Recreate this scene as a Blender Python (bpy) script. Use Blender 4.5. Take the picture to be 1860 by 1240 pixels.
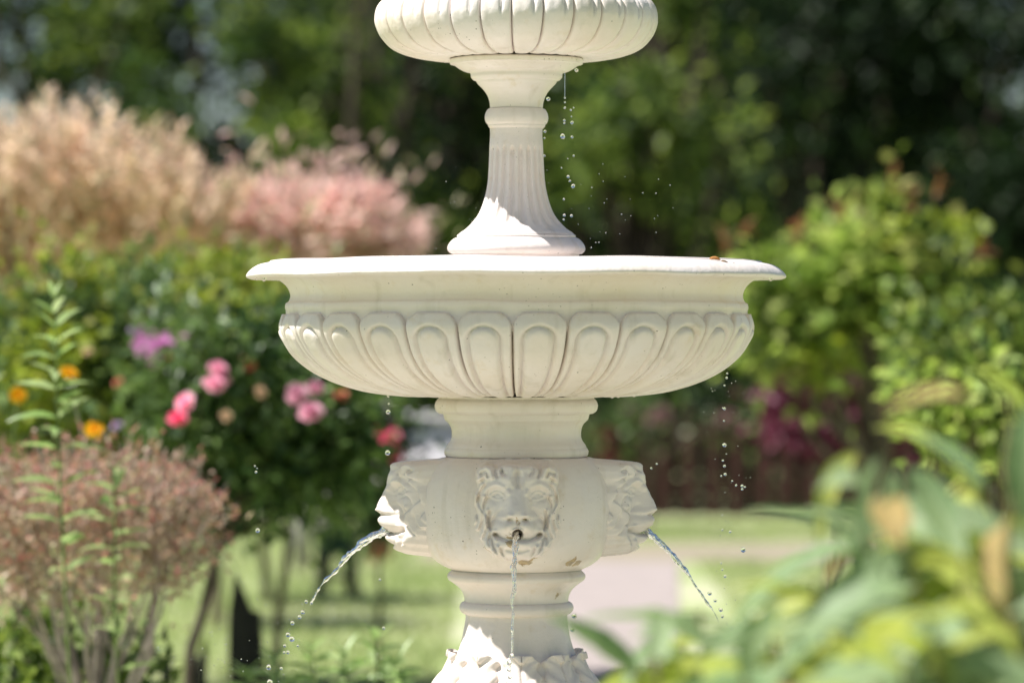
import bpy, math, random
import numpy as np
from mathutils import Vector, Matrix, noise as mnoise

# ------------------------------------------------------------------ camera, sky, sun, exposure
for o in list(bpy.data.objects):
    bpy.data.objects.remove(o)
SC = bpy.context.scene
COL = SC.collection
H = 1.40            # camera height above the lawn
D0 = 6.975          # camera to the fountain axis
CX = -0.008
FPX = 6975.0        # focal length in photograph pixels (135 mm on a 36 mm sensor, 1860 px)

cam = bpy.data.cameras.new('camera')
cam.lens = 135.0
cam.sensor_width = 36.0
cam.clip_end = 2000.0
cam.dof.use_dof = True
cam.dof.focus_distance = 6.78
cam.dof.aperture_fstop = 2.8
camo = bpy.data.objects.new('camera', cam)
COL.objects.link(camo)
camo.location = (CX, -D0, H)
camo.rotation_euler = (math.radians(90), 0, 0)
SC.camera = camo

SUN_EL = math.radians(57.0)
SUN_AZ = math.radians(15.0)      # from screen-left towards the viewer
sdir = Vector((-math.cos(SUN_AZ) * math.cos(SUN_EL), -math.sin(SUN_AZ) * math.cos(SUN_EL), math.sin(SUN_EL)))
world = bpy.data.worlds.new('World')
SC.world = world
world.use_nodes = True
wn = world.node_tree
sky = wn.nodes.new('ShaderNodeTexSky')
sky.sky_type = 'NISHITA'
sky.sun_disc = False
sky.sun_elevation = SUN_EL
sky.sun_rotation = math.atan2(sdir.x, sdir.y)
sky.air_density = 1.0
sky.dust_density = 0.2
bg = wn.nodes['Background']
bg.inputs['Strength'].default_value = 0.05
wn.links.new(sky.outputs['Color'], bg.inputs['Color'])

sun = bpy.data.lights.new('sun', 'SUN')
sun.energy = 5.0
sun.angle = math.radians(0.53)
sun.color = (1.0, 0.96, 0.91)
suno = bpy.data.objects.new('sun', sun)
COL.objects.link(suno)
suno.rotation_euler = sdir.to_track_quat('Z', 'Y').to_euler()
suno.location = sdir * 30

SC.view_settings.view_transform = 'Standard'
SC.view_settings.look = 'None'
SC.view_settings.gamma = 1.0
SC.view_settings.use_curve_mapping = False
SC.view_settings.exposure = 0.76
SC.render.engine = 'CYCLES'
SC.cycles.use_denoising = True
SC.cycles.max_bounces = 10
SC.cycles.diffuse_bounces = 5
SC.cycles.glossy_bounces = 4
SC.cycles.transmission_bounces = 8
SC.cycles.sample_clamp_indirect = 8.0

rng = np.random.default_rng(7)
random.seed(7)

# ------------------------------------------------------------------ helpers
def P(px, py, d):
    """a point d metres in front of the camera that shows at photograph pixel (px, py)"""
    return Vector((CX + (px - 930) / FPX * d, d - D0, H + (620 - py) / FPX * d))

def tag(o, label=None, cat=None, group=None, kind=None):
    if label: o['label'] = label
    if cat: o['category'] = cat
    if group: o['group'] = group
    if kind: o['kind'] = kind
    return o

def empty(name, loc, label, cat, group=None, rz=0):
    o = bpy.data.objects.new(name, None)
    o.empty_display_size = 0.1
    COL.objects.link(o)
    o.location = loc
    o.rotation_euler = (0, 0, rz)
    return tag(o, label, cat, group)

def mesh_np(name, V, F, mats, smooth=True, sharp=None, midx=None):
    """V (n,3); F (m,k) with constant k, or a list of faces"""
    me = bpy.data.meshes.new(name)
    V = np.asarray(V, dtype=np.float32)
    if isinstance(F, np.ndarray):
        k = F.shape[1]
        me.vertices.add(len(V))
        me.vertices.foreach_set('co', V.ravel())
        me.loops.add(F.size)
        me.loops.foreach_set('vertex_index', F.ravel().astype(np.int32))
        me.polygons.add(len(F))
        me.polygons.foreach_set('loop_start', np.arange(0, F.size, k, dtype=np.int32))
        me.polygons.foreach_set('loop_total', np.full(len(F), k, dtype=np.int32))
        if midx is not None:
            me.polygons.foreach_set('material_index', midx.astype(np.int32))
        me.update(calc_edges=True)
        me.validate()
    else:
        me.from_pydata([tuple(v) for v in V], [], [tuple(f) for f in F])
    if smooth:
        me.polygons.foreach_set('use_smooth', np.ones(len(me.polygons), dtype=bool))
        if sharp:
            me.set_sharp_from_angle(angle=math.radians(sharp))
    for m in (mats if isinstance(mats, (list, tuple)) else [mats]):
        me.materials.append(m)
    return me

def ob(name, me, parent=None, loc=None, rot=None, scale=None):
    o = bpy.data.objects.new(name, me)
    COL.objects.link(o)
    if parent is not None: o.parent = parent
    if loc is not None: o.location = loc
    if rot is not None: o.rotation_euler = rot
    if scale is not None: o.scale = scale if hasattr(scale, '__len__') else (scale,) * 3
    return o

def catmull(pts, n=6):
    pts = [np.array(p, float) for p in pts]
    out = []
    for i in range(len(pts) - 1):
        p0 = pts[i - 1] if i > 0 else 2 * pts[0] - pts[1]
        p1, p2 = pts[i], pts[i + 1]
        p3 = pts[i + 2] if i + 2 < len(pts) else 2 * pts[-1] - pts[-2]
        for j in range(n):
            t = j / n
            out.append(0.5 * ((2 * p1) + (-p0 + p2) * t + (2 * p0 - 5 * p1 + 4 * p2 - p3) * t * t + (-p0 + 3 * p1 - 3 * p2 + p3) * t ** 3))
    out.append(pts[-1])
    return np.array(out)

def profile(*segs, n=6):
    """segs: lists of (radius mm, photograph row) -> (r, z) in metres; each list is one smooth run"""
    allp = []
    for s in segs:
        q = catmull([(r / 1000.0, H + (620 - y) / 1000.0) for r, y in s], n) if len(s) > 2 else np.array([(r / 1000.0, H + (620 - y) / 1000.0) for r, y in s])
        if allp and np.allclose(allp[-1][-1], q[0], atol=1e-6):
            q = q[1:]
        allp.append(q)
    return np.vstack(allp)

def lathe(name, prof, mat, nseg=144, rough=0.0, freq=9.0, rfun=None, sharp=50, seed=0.0):
    n = len(prof)
    th = np.linspace(0, 2 * math.pi, nseg, endpoint=False)
    V = np.zeros((n, nseg, 3))
    for i in range(n):
        r = np.full(nseg, prof[i, 0])
        if rfun is not None:
            r = rfun(r, th, prof[i, 1])
        if rough > 0 and prof[i, 0] > 1e-4:
            r = r + np.array([mnoise.noise(Vector((math.cos(t) * prof[i, 0] * freq, math.sin(t) * prof[i, 0] * freq, prof[i, 1] * freq + seed))) for t in th]) * rough
        V[i, :, 0] = r * np.cos(th)
        V[i, :, 1] = r * np.sin(th)
        V[i, :, 2] = prof[i, 1]
        if rough > 0:
            V[i, :, 2] += np.array([mnoise.noise(Vector((math.cos(t) * prof[i, 0] * freq, math.sin(t) * prof[i, 0] * freq, 7.7 + seed))) for t in th]) * rough * 0.8
    idx = np.arange(n * nseg).reshape(n, nseg)
    a = idx[:-1]; b = idx[1:]
    F = np.stack([a, np.roll(a, -1, 1), np.roll(b, -1, 1), b], -1).reshape(-1, 4)
    F = F[:, ::-1]
    return mesh_np(name, V.reshape(-1, 3), F, mat, True, sharp)

def grid_faces(nu, nv):
    idx = np.arange(nu * nv).reshape(nu, nv)
    return np.stack([idx[:-1, :-1], idx[1:, :-1], idx[1:, 1:], idx[:-1, 1:]], -1).reshape(-1, 4)

def box_arr(x0, x1, y0, y1, z0, z1):
    V = np.array([(x, y, z) for z in (z0, z1) for y in (y0, y1) for x in (x0, x1)], float)
    F = np.array([(0, 2, 3, 1), (4, 5, 7, 6), (0, 1, 5, 4), (2, 6, 7, 3), (0, 4, 6, 2), (1, 3, 7, 5)])
    return V, F

def tubes(paths, sides=6):
    """paths: list of (points (n,3), radii (n)) -> V, F quads"""
    Vs, Fs, off = [], [], 0
    for pts, rad in paths:
        pts = np.asarray(pts, float); rad = np.asarray(rad, float)
        n = len(pts)
        tan = np.gradient(pts, axis=0)
        tan /= np.linalg.norm(tan, axis=1, keepdims=True) + 1e-9
        ref = np.array([0.0, 0.0, 1.0]) if abs(tan[:, 2].mean()) < 0.8 else np.array([1.0, 0.0, 0.0])
        s = np.cross(tan, ref); s /= np.linalg.norm(s, axis=1, keepdims=True) + 1e-9
        t = np.cross(tan, s)
        a = np.linspace(0, 2 * math.pi, sides, endpoint=False)
        ring = pts[:, None, :] + rad[:, None, None] * (np.cos(a)[None, :, None] * s[:, None, :] + np.sin(a)[None, :, None] * t[:, None, :])
        Vs.append(ring.reshape(-1, 3))
        idx = np.arange(n * sides).reshape(n, sides) + off
        A = idx[:-1]; B = idx[1:]
        Fs.append(np.stack([A, np.roll(A, -1, 1), np.roll(B, -1, 1), B], -1).reshape(-1, 4))
        off += n * sides
    return np.vstack(Vs), np.vstack(Fs)

def bend(p, q, n=7, sag=0.1, r=None):
    r = r or rng
    p = np.asarray(p, float); q = np.asarray(q, float)
    t = np.linspace(0, 1, n)[:, None]
    L = np.linalg.norm(q - p)
    off = r.normal(0, 1, 3) * L * sag
    return p + (q - p) * t + off * np.sin(t * math.pi) + r.normal(0, 1, (n, 3)) * L * 0.012 * np.sin(t * math.pi)

# ------------------------------------------------------------------ materials
def nmat(name):
    m = bpy.data.materials.new(name)
    m.use_nodes = True
    nt = m.node_tree
    return m, nt, nt.nodes['Principled BSDF'], nt.nodes.new, nt.links.new

def ramp(N, cols, pos=None):
    r = N('ShaderNodeValToRGB')
    els = r.color_ramp.elements
    while len(els) < len(cols): els.new(0.5)
    for i, c in enumerate(cols):
        els[i].position = pos[i] if pos else i / max(1, len(cols) - 1)
        els[i].color = (*c, 1)
    return r

def leaf_mat(name, cols, pos=None, trans=0.35, rough=0.5, spec=0.35, gain=1.0):
    m, nt, b, N, L = nmat(name)
    g = N('ShaderNodeNewGeometry')
    r = ramp(N, [tuple(c * gain for c in k) for k in cols], pos)
    L(g.outputs['Random Per Island'], r.inputs['Fac'])
    tx = N('ShaderNodeTexNoise'); tx.inputs['Scale'].default_value = 3.0
    L(g.outputs['Position'], tx.inputs['Vector'])
    mx = N('ShaderNodeMixRGB'); mx.blend_type = 'MULTIPLY'; mx.inputs['Fac'].default_value = 1.0
    mr = N('ShaderNodeMapRange'); mr.inputs['From Min'].default_value = 0.3; mr.inputs['From Max'].default_value = 0.7
    mr.inputs['To Min'].default_value = 0.75; mr.inputs['To Max'].default_value = 1.2
    L(tx.outputs['Fac'], mr.inputs['Value'])
    L(r.outputs['Color'], mx.inputs['Color1']); L(mr.outputs['Result'], mx.inputs['Color2'])
    b.inputs['Roughness'].default_value = rough
    b.inputs['Specular IOR Level'].default_value = spec
    L(mx.outputs['Color'], b.inputs['Base Color'])
    t = N('ShaderNodeBsdfTranslucent')
    hs = N('ShaderNodeHueSaturation'); hs.inputs['Hue'].default_value = 0.49; hs.inputs['Value'].default_value = 1.5; hs.inputs['Saturation'].default_value = 1.1
    L(mx.outputs['Color'], hs.inputs['Color']); L(hs.outputs['Color'], t.inputs['Color'])
    mix = N('ShaderNodeMixShader'); mix.inputs['Fac'].default_value = trans
    L(b.outputs['BSDF'], mix.inputs[1]); L(t.outputs['BSDF'], mix.inputs[2])
    L(mix.outputs['Shader'], nt.nodes['Material Output'].inputs['Surface'])
    return m

def plain(name, col, rough=0.6, var=0.25, scale=8.0, spec=0.3, bump=0.0, metal=0.0):
    m, nt, b, N, L = nmat(name)
    g = N('ShaderNodeNewGeometry')
    tx = N('ShaderNodeTexNoise'); tx.inputs['Scale'].default_value = scale; tx.inputs['Detail'].default_value = 6
    L(g.outputs['Position'], tx.inputs['Vector'])
    r = ramp(N, [tuple(c * (1 - var) for c in col), tuple(min(1, c * (1 + var)) for c in col)], [0.3, 0.7])
    L(tx.outputs['Fac'], r.inputs['Fac']); L(r.outputs['Color'], b.inputs['Base Color'])
    b.inputs['Roughness'].default_value = rough
    b.inputs['Specular IOR Level'].default_value = spec
    b.inputs['Metallic'].default_value = metal
    if bump:
        bp = N('ShaderNodeBump'); bp.inputs['Strength'].default_value = bump; bp.inputs['Distance'].default_value = 0.01
        L(tx.outputs['Fac'], bp.inputs['Height']); L(bp.outputs['Normal'], b.inputs['Normal'])
    return m

CHIPS = [  # photograph column, row, distance in front of the axis, size
    (952, 1012, 0.150, 0.015), (962, 1008, 0.150, 0.011), (1036, 1020, 0.115, 0.011), (1046, 1027, 0.10, 0.009), (944, 944, 0.244, 0.007), (953, 945, 0.24, 0.006),
    (735, 974, 0.075, 0.010), (741, 984, 0.075, 0.006), (1008, 1076, 0.06, 0.010), (925, 985, 0.232, 0.009), (880, 1004, 0.175, 0.011), (1158, 985, 0.10, 0.008)]

def stone_mat(name, base=(0.785, 0.722, 0.705), chips=True):
    m, nt, b, N, L = nmat(name)
    g = N('ShaderNodeNewGeometry')
    pos = g.outputs['Position']
    def noise(scale, detail=5, rough=0.55):
        t = N('ShaderNodeTexNoise'); t.inputs['Scale'].default_value = scale; t.inputs['Detail'].default_value = detail
        t.inputs['Roughness'].default_value = rough
        L(pos, t.inputs['Vector']); return t
    def mixc(fac, a, c, mode='MIX'):
        x = N('ShaderNodeMixRGB'); x.blend_type = mode
        for k, v in (('Fac', fac), ('Color1', a), ('Color2', c)):
            if hasattr(v, 'links'): L(v, x.inputs[k])
            elif k == 'Fac': x.inputs[k].default_value = v
            else: x.inputs[k].default_value = (*v, 1)
        return x.outputs['Color']
    def mrange(v, a, c, lo=0.0, hi=1.0):
        r = N('ShaderNodeMapRange'); r.inputs['From Min'].default_value = a; r.inputs['From Max'].default_value = c
        r.inputs['To Min'].default_value = lo; r.inputs['To Max'].default_value = hi
        L(v, r.inputs['Value']); return r.outputs['Result']
    def mth(op, a, c):
        x = N('ShaderNodeMath'); x.operation = op
        for i, v in enumerate((a, c)):
            if hasattr(v, 'links'): L(v, x.inputs[i])
            else: x.inputs[i].default_value = v
        return x.outputs['Value']
    big = noise(6.0, 6)
    col = mixc(mrange(big.outputs['Fac'], 0.35, 0.7), base, (base[0] * 0.97, base[1] * 0.93, base[2] * 0.84))
    mid = noise(28.0, 8, 0.65)
    col = mixc(mrange(mid.outputs['Fac'], 0.58, 0.72, 0, 0.45), col, (base[0] * 0.88, base[1] * 0.80, base[2] * 0.64))
    # ochre water stains
    st = noise(13.0, 7, 0.7)
    col = mixc(mrange(st.outputs['Fac'], 0.60, 0.72, 0, 0.42), col, (0.60, 0.46, 0.25))
    # dark specks
    vo = N('ShaderNodeTexVoronoi'); vo.inputs['Scale'].default_value = 95.0
    L(pos, vo.inputs['Vector'])
    sz = N('ShaderNodeSeparateColor'); L(vo.outputs['Color'], sz.inputs['Color'])
    pick = mrange(sz.outputs['Red'], 0.93, 1.0, 0.0, 0.16)
    sp = mth('LESS_THAN', vo.outputs['Distance'], pick)
    vo2 = N('ShaderNodeTexVoronoi'); vo2.inputs['Scale'].default_value = 240.0
    L(pos, vo2.inputs['Vector'])
    sz2 = N('ShaderNodeSeparateColor'); L(vo2.outputs['Color'], sz2.inputs['Color'])
    pick2 = mth('MULTIPLY', mrange(sz2.outputs['Red'], 0.86, 1.0, 0.0, 0.36), mrange(noise(9.0, 3).outputs['Fac'], 0.45, 0.65))
    sp2 = mth('LESS_THAN', vo2.outputs['Distance'], pick2)
    col = mixc(mth('MULTIPLY', sp, 0.8), col, (0.09, 0.075, 0.055))
    col = mixc(mth('MULTIPLY', sp2, 0.65), col, (0.14, 0.115, 0.085))
    mp = N('ShaderNodeMapping'); mp.inputs['Scale'].default_value = (34, 34, 2.6); L(pos, mp.inputs['Vector'])
    sk = N('ShaderNodeTexNoise'); sk.inputs['Scale'].default_value = 1.0; sk.inputs['Detail'].default_value = 5; L(mp.outputs['Vector'], sk.inputs['Vector'])
    col = mixc(mrange(sk.outputs['Fac'], 0.56, 0.78, 0, 0.40), col, (0.46, 0.40, 0.31))
    chipmask = None
    if chips:
        nz = noise(70.0, 4, 0.6)
        nv = N('ShaderNodeVectorMath'); nv.operation = 'MULTIPLY_ADD'
        L(nz.outputs['Color'], nv.inputs[0]); nv.inputs[1].default_value = (0.034,) * 3
        sub = N('ShaderNodeVectorMath'); sub.operation = 'SUBTRACT'; L(pos, sub.inputs[0]); sub.inputs[1].default_value = (0.017,) * 3
        L(sub.outputs['Vector'], nv.inputs[2])
        for px, py, f, s in CHIPS:
            di = N('ShaderNodeVectorMath'); di.operation = 'DISTANCE'
            L(nv.outputs['Vector'], di.inputs[0])
            k = (D0 - f) / FPX
            di.inputs[1].default_value = (CX + (px - 930) * k, -f, H + (620 - py) * k)
            mk = mrange(di.outputs['Value'], s, s * 0.86)
            chipmask = mk if chipmask is None else mth('MAXIMUM', chipmask, mk)
        cn = noise(60.0, 5)
        cr = ramp(N, [(0.30, 0.20, 0.10), (0.52, 0.38, 0.20), (0.34, 0.27, 0.18)], [0.35, 0.5, 0.65])
        L(cn.outputs['Fac'], cr.inputs['Fac'])
        col = mixc(mth('MULTIPLY', chipmask, 0.9), col, cr.outputs['Color'])
    L(col, b.inputs['Base Color'])
    L(mrange(noise(7.0, 4).outputs['Fac'], 0.4, 0.62, 0.30, 0.55), b.inputs['Roughness'])
    b.inputs['Specular IOR Level'].default_value = 0.4
    h1 = noise(120.0, 4); h2 = noise(32.0, 5)
    hh = mth('ADD', mth('MULTIPLY', h1.outputs['Fac'], 0.35), mth('MULTIPLY', h2.outputs['Fac'], 1.0))
    hh = mth('SUBTRACT', hh, mth('MULTIPLY', sp, 0.5))
    if chipmask is not None:
        hh = mth('SUBTRACT', hh, mth('MULTIPLY', chipmask, 0.5))
    bp = N('ShaderNodeBump'); bp.inputs['Strength'].default_value = 0.5; bp.inputs['Distance'].default_value = 0.004
    L(hh, bp.inputs['Height']); L(bp.outputs['Normal'], b.inputs['Normal'])
    return m

STONE = stone_mat('painted_cast_stone')
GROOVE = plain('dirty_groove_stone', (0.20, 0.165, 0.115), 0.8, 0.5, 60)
DARKHOLE = plain('spout_hole_shade', (0.03, 0.022, 0.015), 0.4, 0.4, 80)  # near-black colour stands in for the shade inside the mouth hole
def water_mat(name='clear_water', bump=False):
    m, nt, b, N, L = nmat(name)
    b.inputs['Base Color'].default_value = (1, 1, 1, 1)
    b.inputs['Roughness'].default_value = 0.0
    b.inputs['IOR'].default_value = 1.333
    b.inputs['Transmission Weight'].default_value = 1.0
    if bump:
        g = N('ShaderNodeNewGeometry'); t = N('ShaderNodeTexNoise'); t.inputs['Scale'].default_value = 260; t.inputs['Detail'].default_value = 2
        L(g.outputs['Position'], t.inputs['Vector'])
        bp = N('ShaderNodeBump'); bp.inputs['Strength'].default_value = 0.7; bp.inputs['Distance'].default_value = 0.003
        L(t.outputs['Fac'], bp.inputs['Height']); L(bp.outputs['Normal'], b.inputs['Normal'])
    return m
WATER = water_mat()
JETW = water_mat('rippled_water', True)

# ------------------------------------------------------------------ ground, path
def ground_mat():
    m, nt, b, N, L = nmat('lawn_ground')
    g = N('ShaderNodeNewGeometry')
    t1 = N('ShaderNodeTexNoise'); t1.inputs['Scale'].default_value = 0.55; t1.inputs['Detail'].default_value = 5
    t2 = N('ShaderNodeTexNoise'); t2.inputs['Scale'].default_value = 30; t2.inputs['Detail'].default_value = 4
    L(g.outputs['Position'], t1.inputs['Vector']); L(g.outputs['Position'], t2.inputs['Vector'])
    r = ramp(N, [(0.24, 0.31, 0.10), (0.38, 0.44, 0.20), (0.52, 0.53, 0.34)], [0.38, 0.5, 0.62])  # dry grass tones; the pale ones also stand in for sunlit bands
    L(t1.outputs['Fac'], r.inputs['Fac'])
    mx = N('ShaderNodeMixRGB'); mx.blend_type = 'MULTIPLY'; mx.inputs['Fac'].default_value = 0.6
    r2 = ramp(N, [(0.5, 0.5, 0.5), (1, 1, 1)], [0.3, 0.65]); L(t2.outputs['Fac'], r2.inputs['Fac'])
    L(r.outputs['Color'], mx.inputs['Color1']); L(r2.outputs['Color'], mx.inputs['Color2'])
    L(mx.outputs['Color'], b.inputs['Base Color'])
    b.inputs['Roughness'].default_value = 0.9
    return m
V = np.array([(-600, -600, 0), (600, -600, 0), (600, 600, 0), (-600, 600, 0)], float)
tag(ob('ground', mesh_np('ground', V, np.array([(0, 1, 2, 3)]), ground_mat())), kind='structure')

CONC = plain('pink_concrete', (0.36, 0.31, 0.29), 0.85, 0.10, 5, bump=0.1)
def sheet(name, pts, z, mat):
    return tag(ob(name, mesh_np(name, [(x, y, z) for x, y in pts], [tuple(range(len(pts)))], mat, False)), kind='structure')
def gp(px, d):
    return (CX + (px - 930) / FPX * d, d - D0)
# unseen paving added round the fountain for its bounce light, garden path running back from it, cross path before the fence
circ = [(2.35 * math.cos(a), 2.35 * math.sin(a)) for a in np.linspace(0, 2 * math.pi, 64, endpoint=False)]
sheet('bounce_paving', circ, 0.012, plain('warm_bounce_paving', (0.37, 0.335, 0.30), 0.85, 0.15, 6))
sheet('garden_path', [gp(1000, 15.5), (0.66, 8.6), (0.86, 13), (1.05, 17.4), (0.05, 17.4), (-0.25, 8.6)], 0.008, CONC)
sheet('cross_path', [(-0.6, 17.404), (9.0, 17.404), (9.0, 19.6), (-0.6, 19.6)], 0.004, plain('tan_gravel_path', (0.30, 0.26, 0.19), 0.9, 0.15, 20))

def fast_grass():
    n = 60000
    d = rng.uniform(13.5, 29.4, n); px = rng.uniform(-80, 1940, n)
    x = CX + (px - 930) / FPX * d; y = d - D0
    keep = ~((x > -0.3) & (x < 1.15) & (y > 8.5) & (y < 17.5)) & ~((y > 17.35) & (y < 19.65) & (x > -0.65))
    x, y = x[keep], y[keep]; n = len(x)
    h = rng.uniform(0.025, 0.06, n); w = rng.uniform(0.004, 0.008, n); a = rng.uniform(0, 6.283, n)
    lx = rng.normal(0, 0.018, n); ly = rng.normal(0, 0.018, n)
    base = np.stack([x, y, np.zeros(n)], -1)
    s = np.stack([np.cos(a) * w, np.sin(a) * w, np.zeros(n)], -1)
    tip = base + np.stack([lx, ly, h], -1)
    V = np.stack([base - s, base + s, tip], 1).reshape(-1, 3)
    F = np.arange(n * 3).reshape(n, 3)
    tag(ob('lawn_grass', mesh_np('lawn_grass', V, F, leaf_mat('grass_blades', [(0.24, 0.33, 0.09), (0.36, 0.43, 0.17), (0.50, 0.51, 0.30)], trans=0.3), False)),
        'short sunlit lawn grass behind the fountain', 'grass', kind='stuff')
fast_grass()

# ------------------------------------------------------------------ fountain
FT = empty('garden_fountain', (0, 0, 0), 'cream white tiered stone fountain with lion heads and fluted basins', 'fountain')

def lobe_mesh(name, prof, nlobe, hfun, mats, ns=30):
    """one carved lobe: prof (r,z) polyline from the top down, hfun(s,t,arc) -> raised height (m)"""
    n = len(prof)
    d = np.gradient(prof, axis=0)
    d /= np.linalg.norm(d, axis=1, keepdims=True)
    nrm = np.stack([-d[:, 1], d[:, 0]], -1)     # outward for a profile that runs downward
    arc = np.concatenate([[0], np.cumsum(np.linalg.norm(np.diff(prof, axis=0), axis=1))])
    s = np.linspace(-0.5, 0.5, ns)
    s = 0.5 * np.sin(s * math.pi) * 0.45 + s * 0.55
    s = s / (2 * abs(s[0])) 
    dth = 2 * math.pi / nlobe
    S, T = np.meshgrid(s, np.arange(n), indexing='xy')
    A = arc[T]
    R0 = prof[T, 0]
    h = hfun(S, A, R0 * dth, arc[-1]) - 0.0085
    R = R0 + nrm[T, 0] * h; Z = prof[T, 1] + nrm[T, 1] * h
    th = S * dth * 1.0
    V = np.stack([R * np.sin(th), -R * np.cos(th), Z], -1).reshape(-1, 3)
    return mesh_np(name, V, grid_faces(n, ns)[:, ::-1], mats)

def inset(prof, k):
    d = np.gradient(prof, axis=0); d /= np.linalg.norm(d, axis=1, keepdims=True)
    return prof + np.stack([-d[:, 1], d[:, 0]], -1) * (-k if np.isscalar(k) else -k[:, None])

def sstep(x, a, b):
    t = np.clip((x - a) / (b - a), 0, 1)
    return t * t * (3 - 2 * t)

NL = 28
# --- middle basin
body = profile([(424, 566), (431, 590), (429.5, 604), (421, 621), (405, 645), (377, 669), (342, 688), (303, 702), (259, 712), (191, 719), (146, 722)], n=5)
def mid_h(S, A, W, L):
    x = S * W                      # metres across
    half = W * 0.5
    edge = half - np.abs(x)        # distance from the groove between lobes
    top = 0.026                    # arched shoulder
    cr = np.minimum(0.030, half * 0.8)
    # rounded top corners of the outer band
    ex = np.maximum(0, np.abs(x) - (half - cr)); ey = np.maximum(0, cr - (A + 0.001))
    corner = cr - np.sqrt(ex ** 2 + ey ** 2)
    e = np.minimum(np.minimum(edge, A + 0.003), corner)
    h = 0.0060 * np.sqrt(np.clip(e / 0.007, 0, 1) * (2 - np.clip(e / 0.007, 0, 1))) - 0.012 * (1 - sstep(e, 0.0004, 0.0030)) + 0.0025
    # inner tongue outline: arch at the top, narrowing downward, pushed to one side like the carving
    k = np.clip(A / L, 0, 1)
    wi = half * (0.60 - 0.06 * k) ; xo = x + half * 0.04
    ay = 0.030 + wi - A
    dist = np.where(ay > 0, wi - np.sqrt(xo ** 2 + ay ** 2), wi - np.abs(xo))
    fade = 1 - sstep(k, 0.80, 0.97)
    g = np.exp(-(dist / 0.0031) ** 2) * 0.0085 * fade
    tongue = sstep(dist, 0.0, 0.012) * 0.0022 * fade
    return (h - g + tongue) * (1 - 0.5 * sstep(k, 0.85, 1.0))
mid_prof = profile([(372, 505), (380, 477), (392, 473.5), (425, 473.5), (446, 474.5)], [(446, 474.5), (449, 477), (468, 481.5), (482, 490), (489.5, 499), (489, 504), (482, 507)], [(482, 507), (468, 504.5), (451, 505), (432, 509), (417, 521), (410.5, 536), (413, 547), (419, 552)], [(419, 552), (420, 556), (420, 561), (419, 564)])
core = inset(body[1:], 0.0075 + 0.0055 * np.clip(np.arange(len(body) - 1) / 9.0, 0, 1))
mid_prof = np.vstack([mid_prof, core])
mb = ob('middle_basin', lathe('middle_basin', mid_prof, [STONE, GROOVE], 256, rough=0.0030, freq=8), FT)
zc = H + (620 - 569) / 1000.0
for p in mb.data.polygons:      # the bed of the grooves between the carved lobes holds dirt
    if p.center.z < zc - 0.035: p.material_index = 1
lm = lobe_mesh('basin_lobe', body, NL, mid_h, STONE)
for k in range(NL):
    ob('lobe', lm, mb, rot=(0, 0, math.radians(-1.0) + (k + 0.5) * 2 * math.pi / NL))
inner = profile([(392, 475), (380, 495), (340, 540), (240, 580), (0.5, 590)])
ob('basin_floor', lathe('basin_floor', inner[::-1], STONE, 96), mb)

# --- upper bowl
ubody = profile([(214, -1), (231, -1), (244, 5), (253, 17), (257, 33), (256, 48), (246, 70), (224, 91), (186, 104), (120, 112)], n=5)
def up_h(S, A, W, L):
    x = S * W; half = W * 0.5; edge = half - np.abs(x)
    k = np.clip(A / L, 0, 1)
    h = 0.002 + 0.0062 * np.sqrt(np.clip(edge / 0.014, 0, 1) * (2 - np.clip(edge / 0.014, 0, 1))) - 0.006 * (1 - sstep(edge, 0, 0.0025))
    # pointed drip-shaped cut beside each lobe on the shoulder
    wn_ = 0.0075 * np.clip(1 - A / 0.085, 0, 1)
    xo = x - half * 0.38
    h = h - 0.006 * np.exp(-(xo / np.maximum(wn_, 1e-4)) ** 2) * (wn_ > 0.0002)
    h = h + 0.0035 * np.exp(-((xo + 0.011) / 0.008) ** 2) * np.clip(1 - A / 0.10, 0, 1)
    return h * (1 - 0.6 * sstep(k, 0.85, 1.0))
up_prof = np.vstack([profile([(196, 30), (200, 16), (206, 11)]), inset(ubody, 0.0135)])
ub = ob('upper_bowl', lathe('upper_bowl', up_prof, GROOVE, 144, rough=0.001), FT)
lm2 = lobe_mesh('bowl_lobe', ubody, NL, up_h, STONE, 26)
for k in range(NL):
    ob('lobe', lm2, ub, rot=(0, 0, math.radians(-2.0) + (k + 0.5) * 2 * math.pi / NL))
ob('bowl_floor', lathe('bowl_floor', profile([(0.5, 70), (120, 66), (185, 40), (203, 12)]), STONE, 96), ub)

# --- upper stem
ob('bowl_collar', lathe('bowl_collar', profile([(100, 104), (120, 108), (120.5, 117)], [(120.5, 117), (113, 119), (106, 124), (95, 130), (86, 132)], [(86, 132), (83.5, 135), (83, 141), (79, 146)], [(79, 146), (74, 148), (71, 153), (62, 162), (54, 173), (49.5, 185), (48, 197)]), STONE, 96, rough=0.0012), FT)
ob('stem_ring', lathe('stem_ring', profile([(48, 197), (52, 199), (56, 206), (57.5, 215), (55.5, 223), (52, 227)], [(52, 227), (51.5, 230), (48, 234)]), STONE, 96, rough=0.0012, seed=3), FT)
def flute(r, th, z):
    y = 620 - (z - H) * 1000
    a = np.clip((y - 262) / 12, 0, 1) * np.clip((414 - y) / 10, 0, 1)
    k = np.abs(((th / (2 * math.pi) * 20) % 1.0) - 0.5) * 2        # 0 at the channel centre
    cut = np.clip(1 - (k / 0.62) ** 2, 0, 1)
    top = np.clip((y - 262) / 14 - k * 1.2, 0, 1)
    return r - cut * a * np.minimum(1, top * 2) * (0.0058 + 0.03 * np.clip(r - 0.05, 0, 0.05))
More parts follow.
